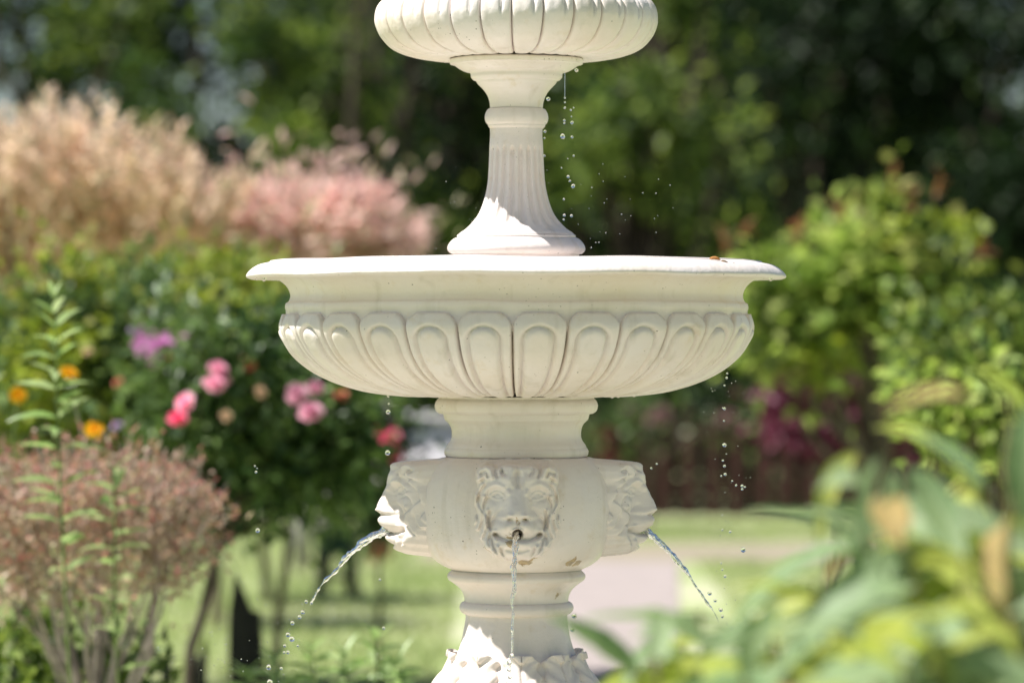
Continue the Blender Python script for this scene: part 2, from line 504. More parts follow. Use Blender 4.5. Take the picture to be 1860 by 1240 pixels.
ob('fluted_shaft', lathe('fluted_shaft', profile([(48, 233), (47.5, 245), (48.5, 262), (49, 275), (50, 300), (52, 330), (56, 352), (61, 370), (69, 389), (80, 404), (92, 416), (101, 422), (106, 427)], n=9), STONE, 240, rough=0.0008, rfun=flute, sharp=60), FT)
ob('shaft_base', lathe('shaft_base', profile([(106, 427), (107.5, 429), (107, 432)], [(107, 432), (114, 435), (121, 442), (125, 450), (124, 457), (118, 462)], [(118, 462), (114, 464), (114, 560)]), STONE, 120, rough=0.0022, seed=5), FT)

# --- below the basin
ob('basin_neck', lathe('basin_neck', profile([(120, 716), (141, 719), (141, 723)], [(141, 723), (146, 729), (148, 737), (145.5, 746), (139, 751)], [(139, 751), (133, 752), (131.5, 757), (130, 762)], [(130, 762), (122, 770), (118, 780), (117.5, 792), (120, 800), (125, 807)], [(125, 807), (126.5, 810), (127, 812)], [(127, 812), (130, 816), (131, 821), (129.5, 827), (125, 830)]), STONE, 120, rough=0.0014, seed=8), FT)
bulb = profile([(124, 829), (140, 832), (158, 843), (171, 864), (178, 890), (180.5, 920), (178, 955), (170, 985), (155, 1009), (139, 1023), (119, 1033)], n=6)
drum = ob('lion_drum', lathe('lion_drum', bulb, STONE, 144, rough=0.0014, seed=11), FT)
ob('pedestal_neck', lathe('pedestal_neck', profile([(116, 1031), (119, 1036)], [(119, 1036), (124, 1041), (125.5, 1046), (123, 1052), (120, 1054)], [(120, 1054), (109, 1062), (100, 1071), (95, 1082), (94, 1091)], [(94, 1091), (100, 1094), (103.5, 1101), (102, 1108), (97, 1113), (92, 1115)], [(92, 1115), (92.5, 1124), (95, 1140), (99, 1160), (106, 1182), (117, 1204), (133, 1228), (152, 1252), (176, 1280), (205, 1310), (230, 1335)]), STONE, 120, rough=0.0014, seed=14), FT)
pf = ob('pedestal_foot', lathe('pedestal_foot', profile([(230, 1335), (240, 1340), (244, 1350), (240, 1362)], [(240, 1362), (215, 1372), (205, 1400), (205, 1640)], [(205, 1640), (330, 1660), (330, 2020)]), STONE, 96), FT)

# acanthus leaves on the flare of the pedestal
def acanthus():
    pr = profile([(236, 1338), (205, 1308), (176, 1278), (152, 1250), (133, 1226), (118, 1203), (111, 1190), (108, 1184)], n=6)
    n = len(pr); ns = 25
    t = np.linspace(0, 1, n)
    d = np.gradient(pr, axis=0); d /= np.linalg.norm(d, axis=1, keepdims=True)
    nr = np.stack([d[:, 1], -d[:, 0]], -1)      # outward, profile runs upward
    s = np.linspace(-1, 1, ns)
    V = np.zeros((n, ns, 3))
    for i in range(n):
        w = math.radians(19) * (1 - 0.18 * t[i]) * (1 - max(0, (t[i] - 0.8) / 0.2) ** 2 * 0.85)
        w *= 1 + 0.07 * math.sin(t[i] * 34)
        curl = max(0.0, (t[i] - 0.66) / 0.34)
        for j in range(ns):
            side = abs(s[j])
            hgt = 0.004 + 0.005 * (1 - side ** 2) - 0.011 * max(0, (side - 0.8) / 0.2) ** 2
            hgt -= 0.004 * math.exp(-(side / 0.07) ** 2)                          # midrib cut
            hgt += 0.0024 * math.sin((t[i] * 34) - side * 7.0) * (0.3 + side) * (1 - curl)
            hgt += 0.015 * curl ** 1.8 * (1 - 0.3 * side ** 2)
            r = pr[i, 0] + nr[i, 0] * hgt + 0.004 * curl
            z = pr[i, 1] + nr[i, 1] * hgt - 0.018 * max(0, (t[i] - 0.9) / 0.1) ** 2 
            a = s[j] * w
            V[i, j] = (r * math.sin(a), -r * math.cos(a), z)
    back = V.copy()
    cen = np.array([0, 0, 0])
    back[:, :, 0] *= 0.93; back[:, :, 1] *= 0.93; back[:, :, 2] -= 0.006
    F1 = grid_faces(n, ns)
    F2 = F1[:, ::-1] + n * ns
    idx = np.arange(n * ns).reshape(n, ns)
    loop = np.concatenate([idx[0, :], idx[1:, -1], idx[-1, -2::-1], idx[-2:0:-1, 0]])
    nl = np.roll(loop, -1)
    F3 = np.stack([loop, loop + n * ns, nl + n * ns, nl], -1)
    return mesh_np('acanthus_leaf', np.vstack([V.reshape(-1, 3), back.reshape(-1, 3)]), np.vstack([F1, F2, F3]), STONE, True, 60)
am = acanthus()
for k in range(10):
    ob('acanthus_leaf', am, pf, rot=(0, 0, math.radians(4) + k * math.pi / 5))

# --- pool basin below the frame
ob('pool_basin', lathe('pool_basin', np.array([(0.01, 0.10), (0.80, 0.12), (0.90, 0.36), (0.92, 0.44), (0.98, 0.46), (1.02, 0.44), (1.02, 0.40), (0.97, 0.36), (0.95, 0.05), (0.99, 0.0)]), STONE, 128), FT)
wv = [(0.9 * math.cos(a), 0.9 * math.sin(a), 0.355) for a in np.linspace(0, 6.2832, 96, endpoint=False)]
def poolwater():
    m, nt, b, N, L = nmat('pool_water')
    b.inputs['Base Color'].default_value = (0.42, 0.40, 0.31, 1); b.inputs['Roughness'].default_value = 0.08
    return m
tag(ob('pool_water', mesh_np('pool_water', wv, [tuple(range(96))], poolwater(), False)), kind='structure')

# --- lion heads
def lion_mesh():
    step = 1.5
    us = np.arange(-84, 84.01, step); vs = np.arange(-98, 94.01, step)
    U, Vv = np.meshgrid(us, vs, indexing='ij')
    wob = np.array([[mnoise.noise(Vector((u * 0.05, v * 0.05, 3.1))) for v in vs] for u in us])
    wob2 = np.array([[mnoise.noise(Vector((u * 0.11, v * 0.11, 9.1))) for v in vs] for u in us])
    aU = np.abs(U)
    def itp(v, tab):
        k = np.array(sorted(tab)); return np.interp(v, k[:, 0], k[:, 1])
    def G(u0, v0, su, sv, amp, both=True, rot=0.0):
        out = 0
        for sg in ((1, -1) if both and u0 != 0 else (1,)):
            du = U - sg * u0; dv = Vv - v0
            c, s_ = math.cos(rot * sg), math.sin(rot * sg)
            x = du * c + dv * s_; y = -du * s_ + dv * c
            out = out + amp * np.exp(-(x / su) ** 2 - (y / sv) ** 2)
        return out
    def dist_poly(pts, sg=1, closed=False):
        pts = np.array(pts, float).copy(); pts[:, 0] *= sg
        if closed: pts = np.vstack([pts, pts[:1]])
        best = np.full(U.shape, 1e9)
        for a, b in zip(pts[:-1], pts[1:]):
            ab = b - a; L2 = (ab ** 2).sum() + 1e-9
            t = np.clip(((U - a[0]) * ab[0] + (Vv - a[1]) * ab[1]) / L2, 0, 1)
            best = np.minimum(best, np.hypot(U - a[0] - t * ab[0], Vv - a[1] - t * ab[1]))
        return best
    def S(pts, w, amp, both=True, n=5):
        q = catmull(pts, n) if len(pts) > 2 else pts
        out = 0
        for sg in ((1, -1) if both else (1,)):
            out = out + amp * np.exp(-(dist_poly(q, sg) / w) ** 2)
        return out
    fm = itp(Vv, [(94, 203), (84, 211), (72, 217), (60, 220), (40, 220), (20, 215), (0, 212), (-20, 213), (-45, 214), (-60, 218), (-72, 212), (-82, 200), (-92, 180), (-99, 165)])
    mid = itp(Vv, [(94, 206), (84, 216), (75, 224), (62, 227), (43, 233), (23, 243), (4, 252.5), (-3, 254), (-9, 252), (-14, 246), (-22, 246), (-33, 240), (-40, 231), (-50, 233), (-68, 226), (-79, 213), (-90, 186), (-99, 165)])
    R = fm - 46 * (aU / 70) ** 2.3
    wb = itp(Vv, [(90, 26), (60, 26), (44, 20), (30, 19), (15, 20), (0, 23), (-8, 26), (-13, 24), (-20, 26), (-33, 30), (-50, 28), (-80, 26)])
    R = R + np.maximum(0, mid - fm) / (1 + (aU / wb) ** 5)
    base = R.copy()
    R += G(21, -26, 15, 11, 8)                                # muzzle pads
    R += S([(0, -15), (0, -30)], 2.6, -4, False)               # philtrum
    R += G(13, -12.5, 4.6, 2.8, -11, rot=-0.3)                 # nostrils
    R += S([(10, -5), (19, -4), (25, -11)], 3.2, 3.0)          # nostril wings
    R += G(34, 30, 13, 8.5, -10, rot=-0.15)                    # eye sockets
    R += G(34, 28.5, 8, 4.8, 6.5, rot=-0.2)                    # eyeballs
    R += S([(22, 27), (28, 33.5), (37, 35), (46, 29)], 2.0, 4.2)   # upper lids
    R += S([(23, 25), (33, 22), (44, 26)], 1.8, 2.2)           # lower lids
    R += S([(17, 34), (24, 43), (38, 48), (52, 40), (57, 28)], 5.0, 6.0)  # brows
    R += S([(19, 42), (22.5, 34), (24, 24)], 2.6, -3.0)          # crease beside the bridge
    R += G(25, 58, 14, 12, 5.0)
    R += S([(0, 78), (0, 46)], 3.6, -4.5, False)
    R += S([(7, 74), (13, 60), (9, 46)], 4, 2.5)
    R += G(48, 6, 13, 16, 6.5)                                 # cheeks
    R += S([(26, 4), (38, -10), (46, -26), (47, -46)], 3.6, -5.5)
    # mouth
    R += S([(0, -45), (14, -48.5), (27, -46), (37, -40)], 3.0, -11)
    R += G(37, -41, 4.5, 4.0, -9)
    R += S([(38, -33), (43, -40), (37, -50)], 3.0, 5)
    R += G(0, -57, 23, 7, 6.5, False)                          # lower lip
    R += S([(-18, -66), (0, -69), (18, -66)], 3.0, -5, False)
    R += G(0, -77, 17, 8, 5, False)
    hole = np.hypot(U, Vv + 38)
    R = np.where(hole < 12, R + 3.0 * np.exp(-((hole - 10.5) / 2.2) ** 2), R)
    # hair on top
    R += G(55, 68, 12, 11, 8)
    R += S([(44, 60), (46, 74), (58, 79), (67, 68), (64, 54)], 3.0, 5.0)
    R += S([(50, 62), (54, 70), (61, 66)], 2.2, -6.5)
    R += S([(36, 80), (38, 70), (34, 62)], 2.6, -7.0)
    R += S([(24, 82), (26, 72), (20, 66)], 2.4, -5.0)
    R += G(0, 80, 15, 9, 5, False); R += G(-26, 70, 2.6, 5, -8, False)
    # mane locks: ridges and the grooves between them
    locks = [[(60, 48), (69, 34), (70, 14), (63, -4), (66, -22), (71, -34)],
             [(57, 26), (62, 8), (55, -14), (58, -34), (64, -46)],
             [(52, 2), (54, -18), (50, -34), (54, -50), (50, -64)],
             [(46, -34), (48, -52), (42, -68), (34, -78)],
             [(72, 28), (76, 6), (72, -14), (77, -28)],
             [(34, -62), (30, -74), (20, -84)],
             [(62, 60), (70, 52), (73, 40)]]
    for i, q in enumerate(locks):
        R += S(q, 3.6, 6.5)
        R += S([(a - 5.5, b - 1.5) for a, b in q], 2.0, -5.0)
    R = base + (R - base) * 1.22
    R += wob2 * 1.1 + wob * 1.2
    R = R - 46 * (1 - sstep(hole, 6.6, 9.0))
    outline = [(0, 86), (14, 87.5), (27, 86), (34, 82), (42, 85), (54, 86), (66, 80), (73, 68), (74, 54), (71, 42), (75, 30), (78.5, 10), (76, -6), (79, -22), (76, -36), (68, -41), (68, -50), (61, -58), (58, -68), (48, -74), (42, -84), (28, -85), (20, -91), (8, -90), (0, -93)]
    poly = outline + [(-a, b) for a, b in outline[-2:0:-1]]
    dd = dist_poly(poly, 1, True)
    pts = np.array(poly); inside = np.zeros(U.shape, bool)
    j = len(pts) - 1
    for i in range(len(pts)):
        xi, yi = pts[i]; xj, yj = pts[j]
        c = ((yi > Vv) != (yj > Vv)) & (U < (xj - xi) * (Vv - yi) / (yj - yi + 1e-12) + xi)
        inside ^= c; j = i
    sd = np.where(inside, dd, -dd) + wob * 1.0
    m = sstep(sd, -1.5, 7.0) ** 0.75
    back = 128.0
    R = back + (R - back) * m
    for _ in range(1):        # soften like cast paint
        Rs = R.copy()
        Rs[1:-1, 1:-1] = 0.5 * R[1:-1, 1:-1] + 0.125 * (R[2:, 1:-1] + R[:-2, 1:-1] + R[1:-1, 2:] + R[1:-1, :-2])
        R = Rs
    X = U * 1.045 / 1000.0; Y = -R / 1000.0; Z = Vv / 1000.0
    V3 = np.stack([X, Y, Z], -1).reshape(-1, 3)
    F = grid_faces(len(us), len(vs))
    keep = (sd.reshape(-1)[F] > -4).any(1)
    return mesh_np('lion_head', V3, F[keep], STONE)
lmesh = lion_mesh()
zl = H + (620 - 920) / 1000.0
spm_V, spm_F = tubes([(np.array([(0, -0.18, -0.038), (0, -0.212, -0.038)]), np.array([0.0085, 0.0085]))], 14)
spm = mesh_np('spout', spm_V, spm_F, DARKHOLE)
cap = mesh_np('spout_bore', [(0.0088 * math.cos(a), -0.186, -0.038 + 0.0088 * math.sin(a)) for a in np.linspace(0, 6.2832, 16, endpoint=False)], [tuple(range(16))], DARKHOLE)
for k, nm in enumerate(('lion head facing the camera', 'lion head in profile on the right', 'lion head on the far side', 'lion head in profile on the left, its nose in sun')):
    h = ob('lion_head', lmesh, FT, loc=(0, 0, zl), rot=(0, 0, k * math.pi / 2 + math.radians(0.5)))
    h['label'] = nm
    ob('spout', spm, h); ob('spout_bore', cap, h)

# ------------------------------------------------------------------ water
def jet(a, reach, r0, seed, label, lin=0.3, k=4.2, drift=0.0):
    ox, oz = 0.226, zl - 0.038
    n = 130
    s = np.linspace(0, reach, n)
    cen = np.stack([ox * math.sin(a) + s * math.sin(a + drift), -ox * math.cos(a) - s * math.cos(a + drift), oz - k * s ** 2 - lin * s], -1)
    L = np.concatenate([[0], np.cumsum(np.linalg.norm(np.diff(cen, axis=0), axis=1))])
    f = L / L[-1]
    side = np.array([math.cos(a), math.sin(a), 0.0]); up = np.array([0.25 * math.sin(a), -0.25 * math.cos(a), 0.97])
    wander = np.array([[mnoise.noise(Vector((l * 26, seed, 1))), mnoise.noise(Vector((l * 26, seed, 8)))] for l in L]) * 0.0075 * f[:, None]
    cen = cen + side * wander[:, :1] + up * wander[:, 1:]
    Vs, Fs, off = [], [], 0
    for q in range(3):
        ph = L * (55 + 12 * q) + q * 2.1 + seed
        spread = r0 * 0.62 * (1 - 0.75 * f) * np.array([1 + 0.5 * mnoise.noise(Vector((l * 70, q * 4.4, seed))) for l in L])
        pts = cen + side * (np.cos(ph) * spread)[:, None] + up * (np.sin(ph) * spread)[:, None]
        bead = np.array([mnoise.noise(Vector((l * 120 + q * 9, seed * 3.3, q))) for l in L])
        rr = r0 * (0.62 - 0.36 * f) * (1 + (0.55 + 0.75 * f) * bead)
        m = n if q == 0 else int(n * (0.86 - 0.2 * q))
        rr = np.clip(rr, 0.0006, None); rr[m - 8:m] *= np.linspace(1, 0.15, 8)
        V, F = tubes([(pts[:m], rr[:m])], 9)
        capf = [[0, 0, 0]]
        Vs.append(np.vstack([V, pts[:1], pts[m - 1:m]]))
        tri = [(j, (j + 1) % 9, m * 9) for j in range(9)] + [((m - 1) * 9 + (j + 1) % 9, (m - 1) * 9 + j, m * 9 + 1) for j in range(9)]
        Fs += [tuple(np.array(t) + off) for t in F[:, ::-1]] + [tuple(np.array(t) + off) for t in tri]
        off += len(V) + 2
    me = mesh_np('water_jet', np.vstack(Vs), Fs, JETW)
    return tag(ob('water_jet', me), label, 'water jet', 'water jets from the lion mouths')
jet(0.0, 0.180, 0.0048, 1, 'thin water jet falling from the mouth of the front lion head', 0.25, 6.3, -0.055)
jet(-math.pi / 2, 0.150, 0.0072, 5, 'arching water jet from the mouth of the left lion head', 0.3, 4.2)
jet(math.pi / 2, 0.142, 0.0060, 9, 'arching water jet from the mouth of the right lion head', 0.62, 4.2)

def drop_mesh(seed):
    import bmesh
    bm = bmesh.new(); bmesh.ops.create_icosphere(bm, subdivisions=2, radius=1.0)
    for v in bm.verts:
        v.co *= 1 + 0.16 * mnoise.noise(v.co * 1.3 + Vector((seed * 5.1, 0, 0)))
    me = bpy.data.meshes.new('droplet'); bm.to_mesh(me); bm.free()
    me.polygons.foreach_set('use_smooth', np.ones(len(me.polygons), dtype=bool)); me.materials.append(WATER)
    return me
DM = [drop_mesh(i) for i in range(4)]
ORD = ['topmost', 'second', 'third', 'fourth', 'fifth', 'sixth', 'seventh', 'eighth', 'ninth', 'tenth', 'eleventh', 'twelfth', 'thirteenth', 'fourteenth', 'fifteenth', 'sixteenth', 'seventeenth', 'eighteenth', 'nineteenth', 'twentieth', 'twenty-first', 'twenty-second', 'twenty-third', 'twenty-fourth', 'twenty-fifth', 'twenty-sixth', 'twenty-seventh', 'twenty-eighth']
def drops(lst, label, group, dist=D0, jit=0.03):
    lst = sorted(lst, key=lambda q: q[1])
    for i, (x, y, s) in enumerate(lst):
        p = P(x, y, dist + random.uniform(-jit, jit))
        o = ob('droplet', DM[i % 4], loc=p, rot=(random.uniform(0, 6), random.uniform(0, 6), 0), scale=(s * 0.00047, s * 0.00047, s * 0.00047 * random.uniform(0.85, 1.35)))
        tag(o, (ORD[i] if i == 0 else ORD[i] + ' from top') + ', ' + label, 'droplet', group)
drops([(556, 1092, 7), (566, 1094, 6), (550, 1111, 9), (544, 1120, 8), (531, 1131, 8), (523, 1152, 9), (530, 1160, 10), (517, 1172, 6), (516, 1184, 5), (523, 1184, 7), (541, 1172, 5), (488, 1211, 9), (511, 1213, 6), (490, 1238, 11)],
      'droplet broken off the left water jet', 'droplets trailing the left jet')
drops([(1289, 1077, 8), (1299, 1090, 7), (1309, 1107, 7), (1312, 1119, 6), (1330, 1140, 8), (1349, 1171, 7), (1352, 1183, 7), (1360, 1204, 8)],
      'droplet broken off the right water jet', 'droplets trailing the right jet')
drops([(929, 1190, 9), (925, 1203, 10), (924, 1216, 7), (926, 1229, 8), (923, 1240, 8)], 'droplet at the broken end of the front jet', 'droplets trailing the front jet', D0 - 0.43, 0.004)
drops([(705, 719, 5), (706, 733, 4), (705, 748, 9), (704, 822, 10)], 'round droplet falling below the left basin underside', 'droplets under the left of the basin')
drops([(463, 846, 4), (467, 850, 3), (465, 857, 5), (468, 963, 9), (690, 975, 5), (690, 1052, 5), (697, 1140, 6)], 'lone droplet left of the lion heads', 'stray droplets on the left')
drops([(1047, 128, 8), (990, 172, 6), (996, 180, 8), (997, 160, 4), (1026, 178, 4), (1026, 186, 4), (1026, 196, 5), (1037, 200, 4), (1042, 196, 3), (1025, 219, 5), (1025, 224, 4), (1039, 223, 6), (1038, 212, 3), (1022, 248, 10), (1039, 249, 5), (991, 223, 4), (990, 239, 6), (989, 251, 4), (989, 283, 5), (1042, 283, 4), (1032, 321, 6), (1035, 329, 4), (1041, 338, 7), (1020, 305, 3), (1024, 362, 4), (1025, 391, 6), (1038, 392, 6), (1024, 399, 4)],
      'droplet falling right of the upper stem', 'droplets dripping from the upper bowl')
drops([(1321, 678, 4), (1320, 686, 5), (1316, 700, 4), (1316, 742, 5), (1313, 741, 3), (1315, 764, 4), (1316, 808, 8), (1313, 807, 3), (1313, 836, 4), (1316, 846, 5), (1317, 861, 6), (1310, 864, 4), (1330, 873, 4), (1337, 881, 4), (1348, 882, 6), (1348, 888, 5), (1353, 884, 4), (1312, 935, 3), (1312, 962, 4), (1326, 965, 5), (1350, 998, 10), (1310, 1022, 4), (1312, 1034, 4), (1317, 1046, 6), (1193, 842, 4), (1183, 850, 4)],
      'small droplet falling below the right side of the basin', 'droplets under the right of the basin')
drops([(1043, 1118, 10), (1040, 1142, 10)], 'droplet right of the lower pedestal neck', 'droplets beside the pedestal')
drops([(1112, 719, 9), (1123, 719, 8), (1152, 717, 9), (1260, 693, 6), (480, 507, 8), (466, 506, 6), (1400, 507, 8), (1388, 504, 7), (1372, 503, 6)], 'water bead hanging under a basin edge', 'hanging beads on the basin', D0, 0.0)
def spray():
    V, F, off = [], [], 0
    octv = np.array([(1, 0, 0), (-1, 0, 0), (0, 1, 0), (0, -1, 0), (0, 0, 1), (0, 0, -1)], float)
    octf = np.array([(0, 2, 4), (2, 1, 4), (1, 3, 4), (3, 0, 4), (2, 0, 5), (1, 2, 5), (3, 1, 5), (0, 3, 5)])
    r = np.random.default_rng(3)
    spots = [(r.normal(430, 70), r.normal(1190, 45), r.uniform(1.2, 3.0)) for _ in range(70)]
    spots += [(r.normal(1080, 75), r.normal(390, 60), r.uniform(1.0, 3.0)) for _ in range(55)]
    spots += [(r.normal(830, 40), r.normal(390, 45), r.uniform(1.0, 2.6)) for _ in range(12)]
    spots += [(r.normal(1320, 30), r.uniform(690, 1200), r.uniform(1.0, 2.8)) for _ in range(45)]
    spots += [(r.uniform(560, 720), r.uniform(1100, 1235), r.uniform(1.2, 2.6)) for _ in range(14)]
    for x, y, s in spots:
        if 455 < y < 560 and 440 < x < 1430: continue
        p = P(x, y, D0 + r.uniform(-0.15, 0.15))
        V.append(octv * s * 0.0005 + np.array(p)); F.append(octf + off); off += 6
    tag(ob('water_spray', mesh_np('water_spray', np.vstack(V), np.vstack(F), WATER)), 'fine water spray specks around the fountain', 'spray', kind='stuff')
spray()
tv, tf = tubes([(np.array([P(1026, y, D0) for y in np.linspace(132, 178, 8)]), np.linspace(0.0009, 0.0005, 8))], 6)
tag(ob('water_thread', mesh_np('water_thread', tv, tf, WATER)), 'hair thin thread of water hanging under the upper bowl', 'water')

# dry plant bits on the rim
HUSK = plain('dry_husk', (0.16, 0.10, 0.05), 0.8, 0.5, 120)
HUSK2 = plain('rusty_petal', (0.42, 0.19, 0.06), 0.8, 0.3, 120)
def husk(px, py, L, W, ang, mat, label, tilt=0.5):
    n, k = 9, 6
    pts = np.stack([np.linspace(-L / 2, L / 2, n), np.zeros(n), 0.12 * L * np.cos(np.linspace(-1.5, 1.5, n))], -1)
    V, F = tubes([(pts, W / 2 * np.sqrt(np.clip(1 - np.linspace(-0.98, 0.98, n) ** 2, 0.02, 1)))], k)
    phi = math.asin((px - 936) / 486.0)
    rr = 0.458 + (py - 472) * 0.0012
    z = H + (620 - py) / 1000.0 * 0.940
    o = ob('dry_husk', mesh_np('dry_husk', V, F, mat), loc=(rr * math.sin(phi), -rr * math.cos(phi), z), rot=(0.3, tilt, ang))
    tag(o, label, 'plant debris', 'dry bits on the rim')
husk(1306, 468, 0.020, 0.006, 0.2, HUSK2, 'rust orange petal scrap on top of the basin rim', 0.1)
husk(1316, 477, 0.020, 0.008, 0.5, HUSK, 'upper dark seed husk lying on the right of the basin rim', 0.5)
husk(1330, 481, 0.018, 0.007, 0.8, HUSK, 'lower dark seed husk lying on the right of the basin rim', 0.7)
# ------------------------------------------------------------------ plants: generators
def leaves_arr(pos, axis, L, W, r, fold=0.25, nup=0.6):
    """rhombic folded leaves: pos (n,3) base points, axis (n,3) unit directions"""
    n = len(pos)
    L = np.broadcast_to(L, (n,))[:, None]; W = np.broadcast_to(W, (n,))[:, None]
    nrm = r.normal(0, 1, (n, 3)); nrm[:, 2] += nup * 2
    nrm -= (nrm * axis).sum(1, keepdims=True) * axis
    nrm /= np.linalg.norm(nrm, axis=1, keepdims=True) + 1e-9
    b = np.cross(axis, nrm)
    V = np.stack([pos, pos + axis * L * 0.45 + b * W / 2 + nrm * W * fold, pos + axis * L - nrm * L * 0.12, pos + axis * L * 0.45 - b * W / 2 + nrm * W * fold], 1).reshape(-1, 3)
    i = np.arange(n) * 4
    F = np.stack([np.stack([i, i + 1, i + 2], -1), np.stack([i, i + 2, i + 3], -1)], 1).reshape(-1, 3)
    return V, F

def unit(a):
    return a / (np.linalg.norm(a, axis=-1, keepdims=True) + 1e-9)

def in_ell(r, n, surf=0.0):
    q = unit(r.normal(0, 1, (n, 3)))
    rad = r.uniform(surf ** 3, 1, (n, 1)) ** (1 / 3)
    return q * rad

def blob_pts(r, blob, n, surf=0.0):
    px, py, d, rx, ry, dep = blob
    c = np.array(P(px, py, d)); k = d / FPX
    return c + in_ell(r, n, surf) * np.array([rx * k, dep, ry * k])

def plant(name, label, cat, base, mats, blobs, nclump, nleaf, L, W, seed, crad=0.12, stem_mat=None, stem_r=0.02, nstems=10, group=None, foliage='foliage', wood='stem', trunk_h=None, up=0.6, surf=0.0, shoots=None, trunk='trunk'):
    """blobs: ellipsoids (px, py, distance, rx px, ry px, depth m); clumps of leaves spread through each"""
    r = np.random.default_rng(seed)
    base = Vector(base)
    root = empty(name, base, label, cat, group)
    b0 = np.array(base)
    Vs, Fs, Ms, off = [], [], [], 0
    cents = []
    area = np.array([b[3] * b[4] for b in blobs], float); area /= area.sum()
    for bi, blob in enumerate(blobs):
        cc = blob_pts(r, blob, max(2, int(round(nclump * area[bi]))), surf)
        cents.append(cc)
    C = np.vstack(cents)
    C = C[C[:, 2] > 0.05]
    n = int(nleaf)
    ci = r.integers(0, len(C), n)
    off_ = r.normal(0, 1, (n, 3)) * crad * r.uniform(0.5, 1.3, len(C))[ci][:, None]
    pos = C[ci] + off_
    pos[:, 2] = np.maximum(pos[:, 2], 0.02)
    ax = unit(unit(off_ + 1e-6) * 0.9 + r.normal(0, 0.7, (n, 3)) + np.array([0, 0, up * 0.3]))
    Ls = L * r.uniform(0.65, 1.3, n); Ws = W * r.uniform(0.7, 1.25, n)
    V, F = leaves_arr(pos, ax, Ls, Ws, r)
    mi = None
    if isinstance(mats, (list, tuple)):
        cm = r.integers(0, len(mats), len(C))[ci]
        mi = np.repeat(cm, 2)
    ob(foliage, mesh_np(foliage, V - b0, F, mats, False, None, mi), root)['kind'] = 'stuff'
    # wood: trunk(s) to the clumps
    paths = []
    top = C.mean(0)
    th = trunk_h if trunk_h is not None else max(0.05, (C[:, 2].min() - b0[2]) * 0.9)
    fork = b0 + np.array([0, 0, th]); fork[:2] += (top[:2] - b0[:2]) * min(0.5, th / max(0.2, top[2] - b0[2]))
    if trunk_h is not None:
        pp = bend(b0 + np.array([0, 0, -0.05]), fork, 8, 0.04, r)
        ob(trunk, mesh_np(trunk, *[a if i else a - b0 for i, a in enumerate(tubes([(pp, np.linspace(stem_r * 1.5, stem_r, 8))], 9))], stem_mat), root)
    sel = r.choice(len(C), min(nstems, len(C)), replace=False)
    for q in sel:
        s0 = fork if trunk_h is not None else b0 + np.append(r.normal(0, stem_r * 2, 2), 0)
        pp = bend(s0, C[q], 9, 0.07, r)
        paths.append((pp, np.linspace(stem_r * 0.8, stem_r * 0.15, 9)))
    tv, tf = tubes(paths, 6)
    ob(wood, mesh_np(wood, tv - b0, tf, stem_mat), root)
    return root, C

def shoots(root, name, starts, dirs, length, nl, L, W, mat, stem_mat, seed, srad=0.0015, spread=0.7, stem_name='twigs', tipmat=None):
    """slender leafy shoots growing out of a shrub"""
    r = np.random.default_rng(seed)
    b0 = np.array(root.location)
    n = len(starts)
    ln = length * r.uniform(0.6, 1.3, n)
    paths, pos, ax, mi = [], [], [], []
    for i in range(n):
        t = np.linspace(0, 1, 5)[:, None]
        droop = r.normal(0, 0.12, 3)
        pp = starts[i] + dirs[i] * ln[i] * t + droop * ln[i] * t ** 2
        paths.append((pp, np.linspace(srad, srad * 0.4, 5)))
        tt = r.uniform(0.1, 1.0, nl)[:, None]
        pos.append(starts[i] + dirs[i] * ln[i] * tt + droop * ln[i] * tt ** 2)
        ax.append(unit(dirs[i] * 0.8 + r.normal(0, spread, (nl, 3))))
        mi.append((tt[:, 0] > 0.72).astype(int))
    pos = np.vstack(pos); ax = np.vstack(ax); mi = np.concatenate(mi)
    V, F = leaves_arr(pos, ax, L * r.uniform(0.6, 1.3, len(pos)), W * r.uniform(0.7, 1.3, len(pos)), r)
    if tipmat is not None:
        ob(name, mesh_np(name, V - b0, F, [mat, tipmat], False, None, np.repeat(mi, 2)), root)['kind'] = 'stuff'
    else:
        ob(name, mesh_np(name, V - b0, F, mat, False), root)['kind'] = 'stuff'
    tv, tf = tubes(paths, 4)
    ob(stem_name, mesh_np(stem_name, tv - b0, tf, stem_mat), root)['kind'] = 'stuff'

BARK = plain('grey_brown_bark', (0.14, 0.11, 0.08), 0.9, 0.4, 30, bump=0.4)
BARKD = plain('dark_bark', (0.06, 0.045, 0.035), 0.9, 0.4, 30, bump=0.4)
GSTEM = plain('green_stem', (0.13, 0.18, 0.05), 0.6, 0.25, 40)

DEC_A = leaf_mat('maple_leaf_sun_shade', [(0.022, 0.048, 0.012), (0.085, 0.14, 0.028), (0.27, 0.35, 0.085)], trans=0.42)  # ramp ends spread apart to imitate shaded and sunlit leaves in colour
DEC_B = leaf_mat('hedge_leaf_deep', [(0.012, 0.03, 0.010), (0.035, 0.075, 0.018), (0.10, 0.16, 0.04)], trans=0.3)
DARK_A = leaf_mat('leaf_shade_dark', [(0.006, 0.015, 0.006), (0.012, 0.028, 0.010), (0.025, 0.048, 0.016)], trans=0.15, rough=0.55, spec=0.2)  # near-black tones put tree shade and dark crown gaps into the leaf colour
LIME = leaf_mat('lime_leaf', [(0.22, 0.33, 0.07), (0.33, 0.44, 0.11), (0.43, 0.49, 0.17)], trans=0.48)
ROSEL = leaf_mat('rose_leaf', [(0.05, 0.10, 0.03), (0.10, 0.17, 0.045), (0.18, 0.26, 0.08), (0.09, 0.15, 0.08)], trans=0.3, rough=0.4, spec=0.5)
ROSEY = leaf_mat('young_rose_leaf', [(0.20, 0.27, 0.035), (0.30, 0.37, 0.06), (0.32, 0.31, 0.10)], trans=0.42)
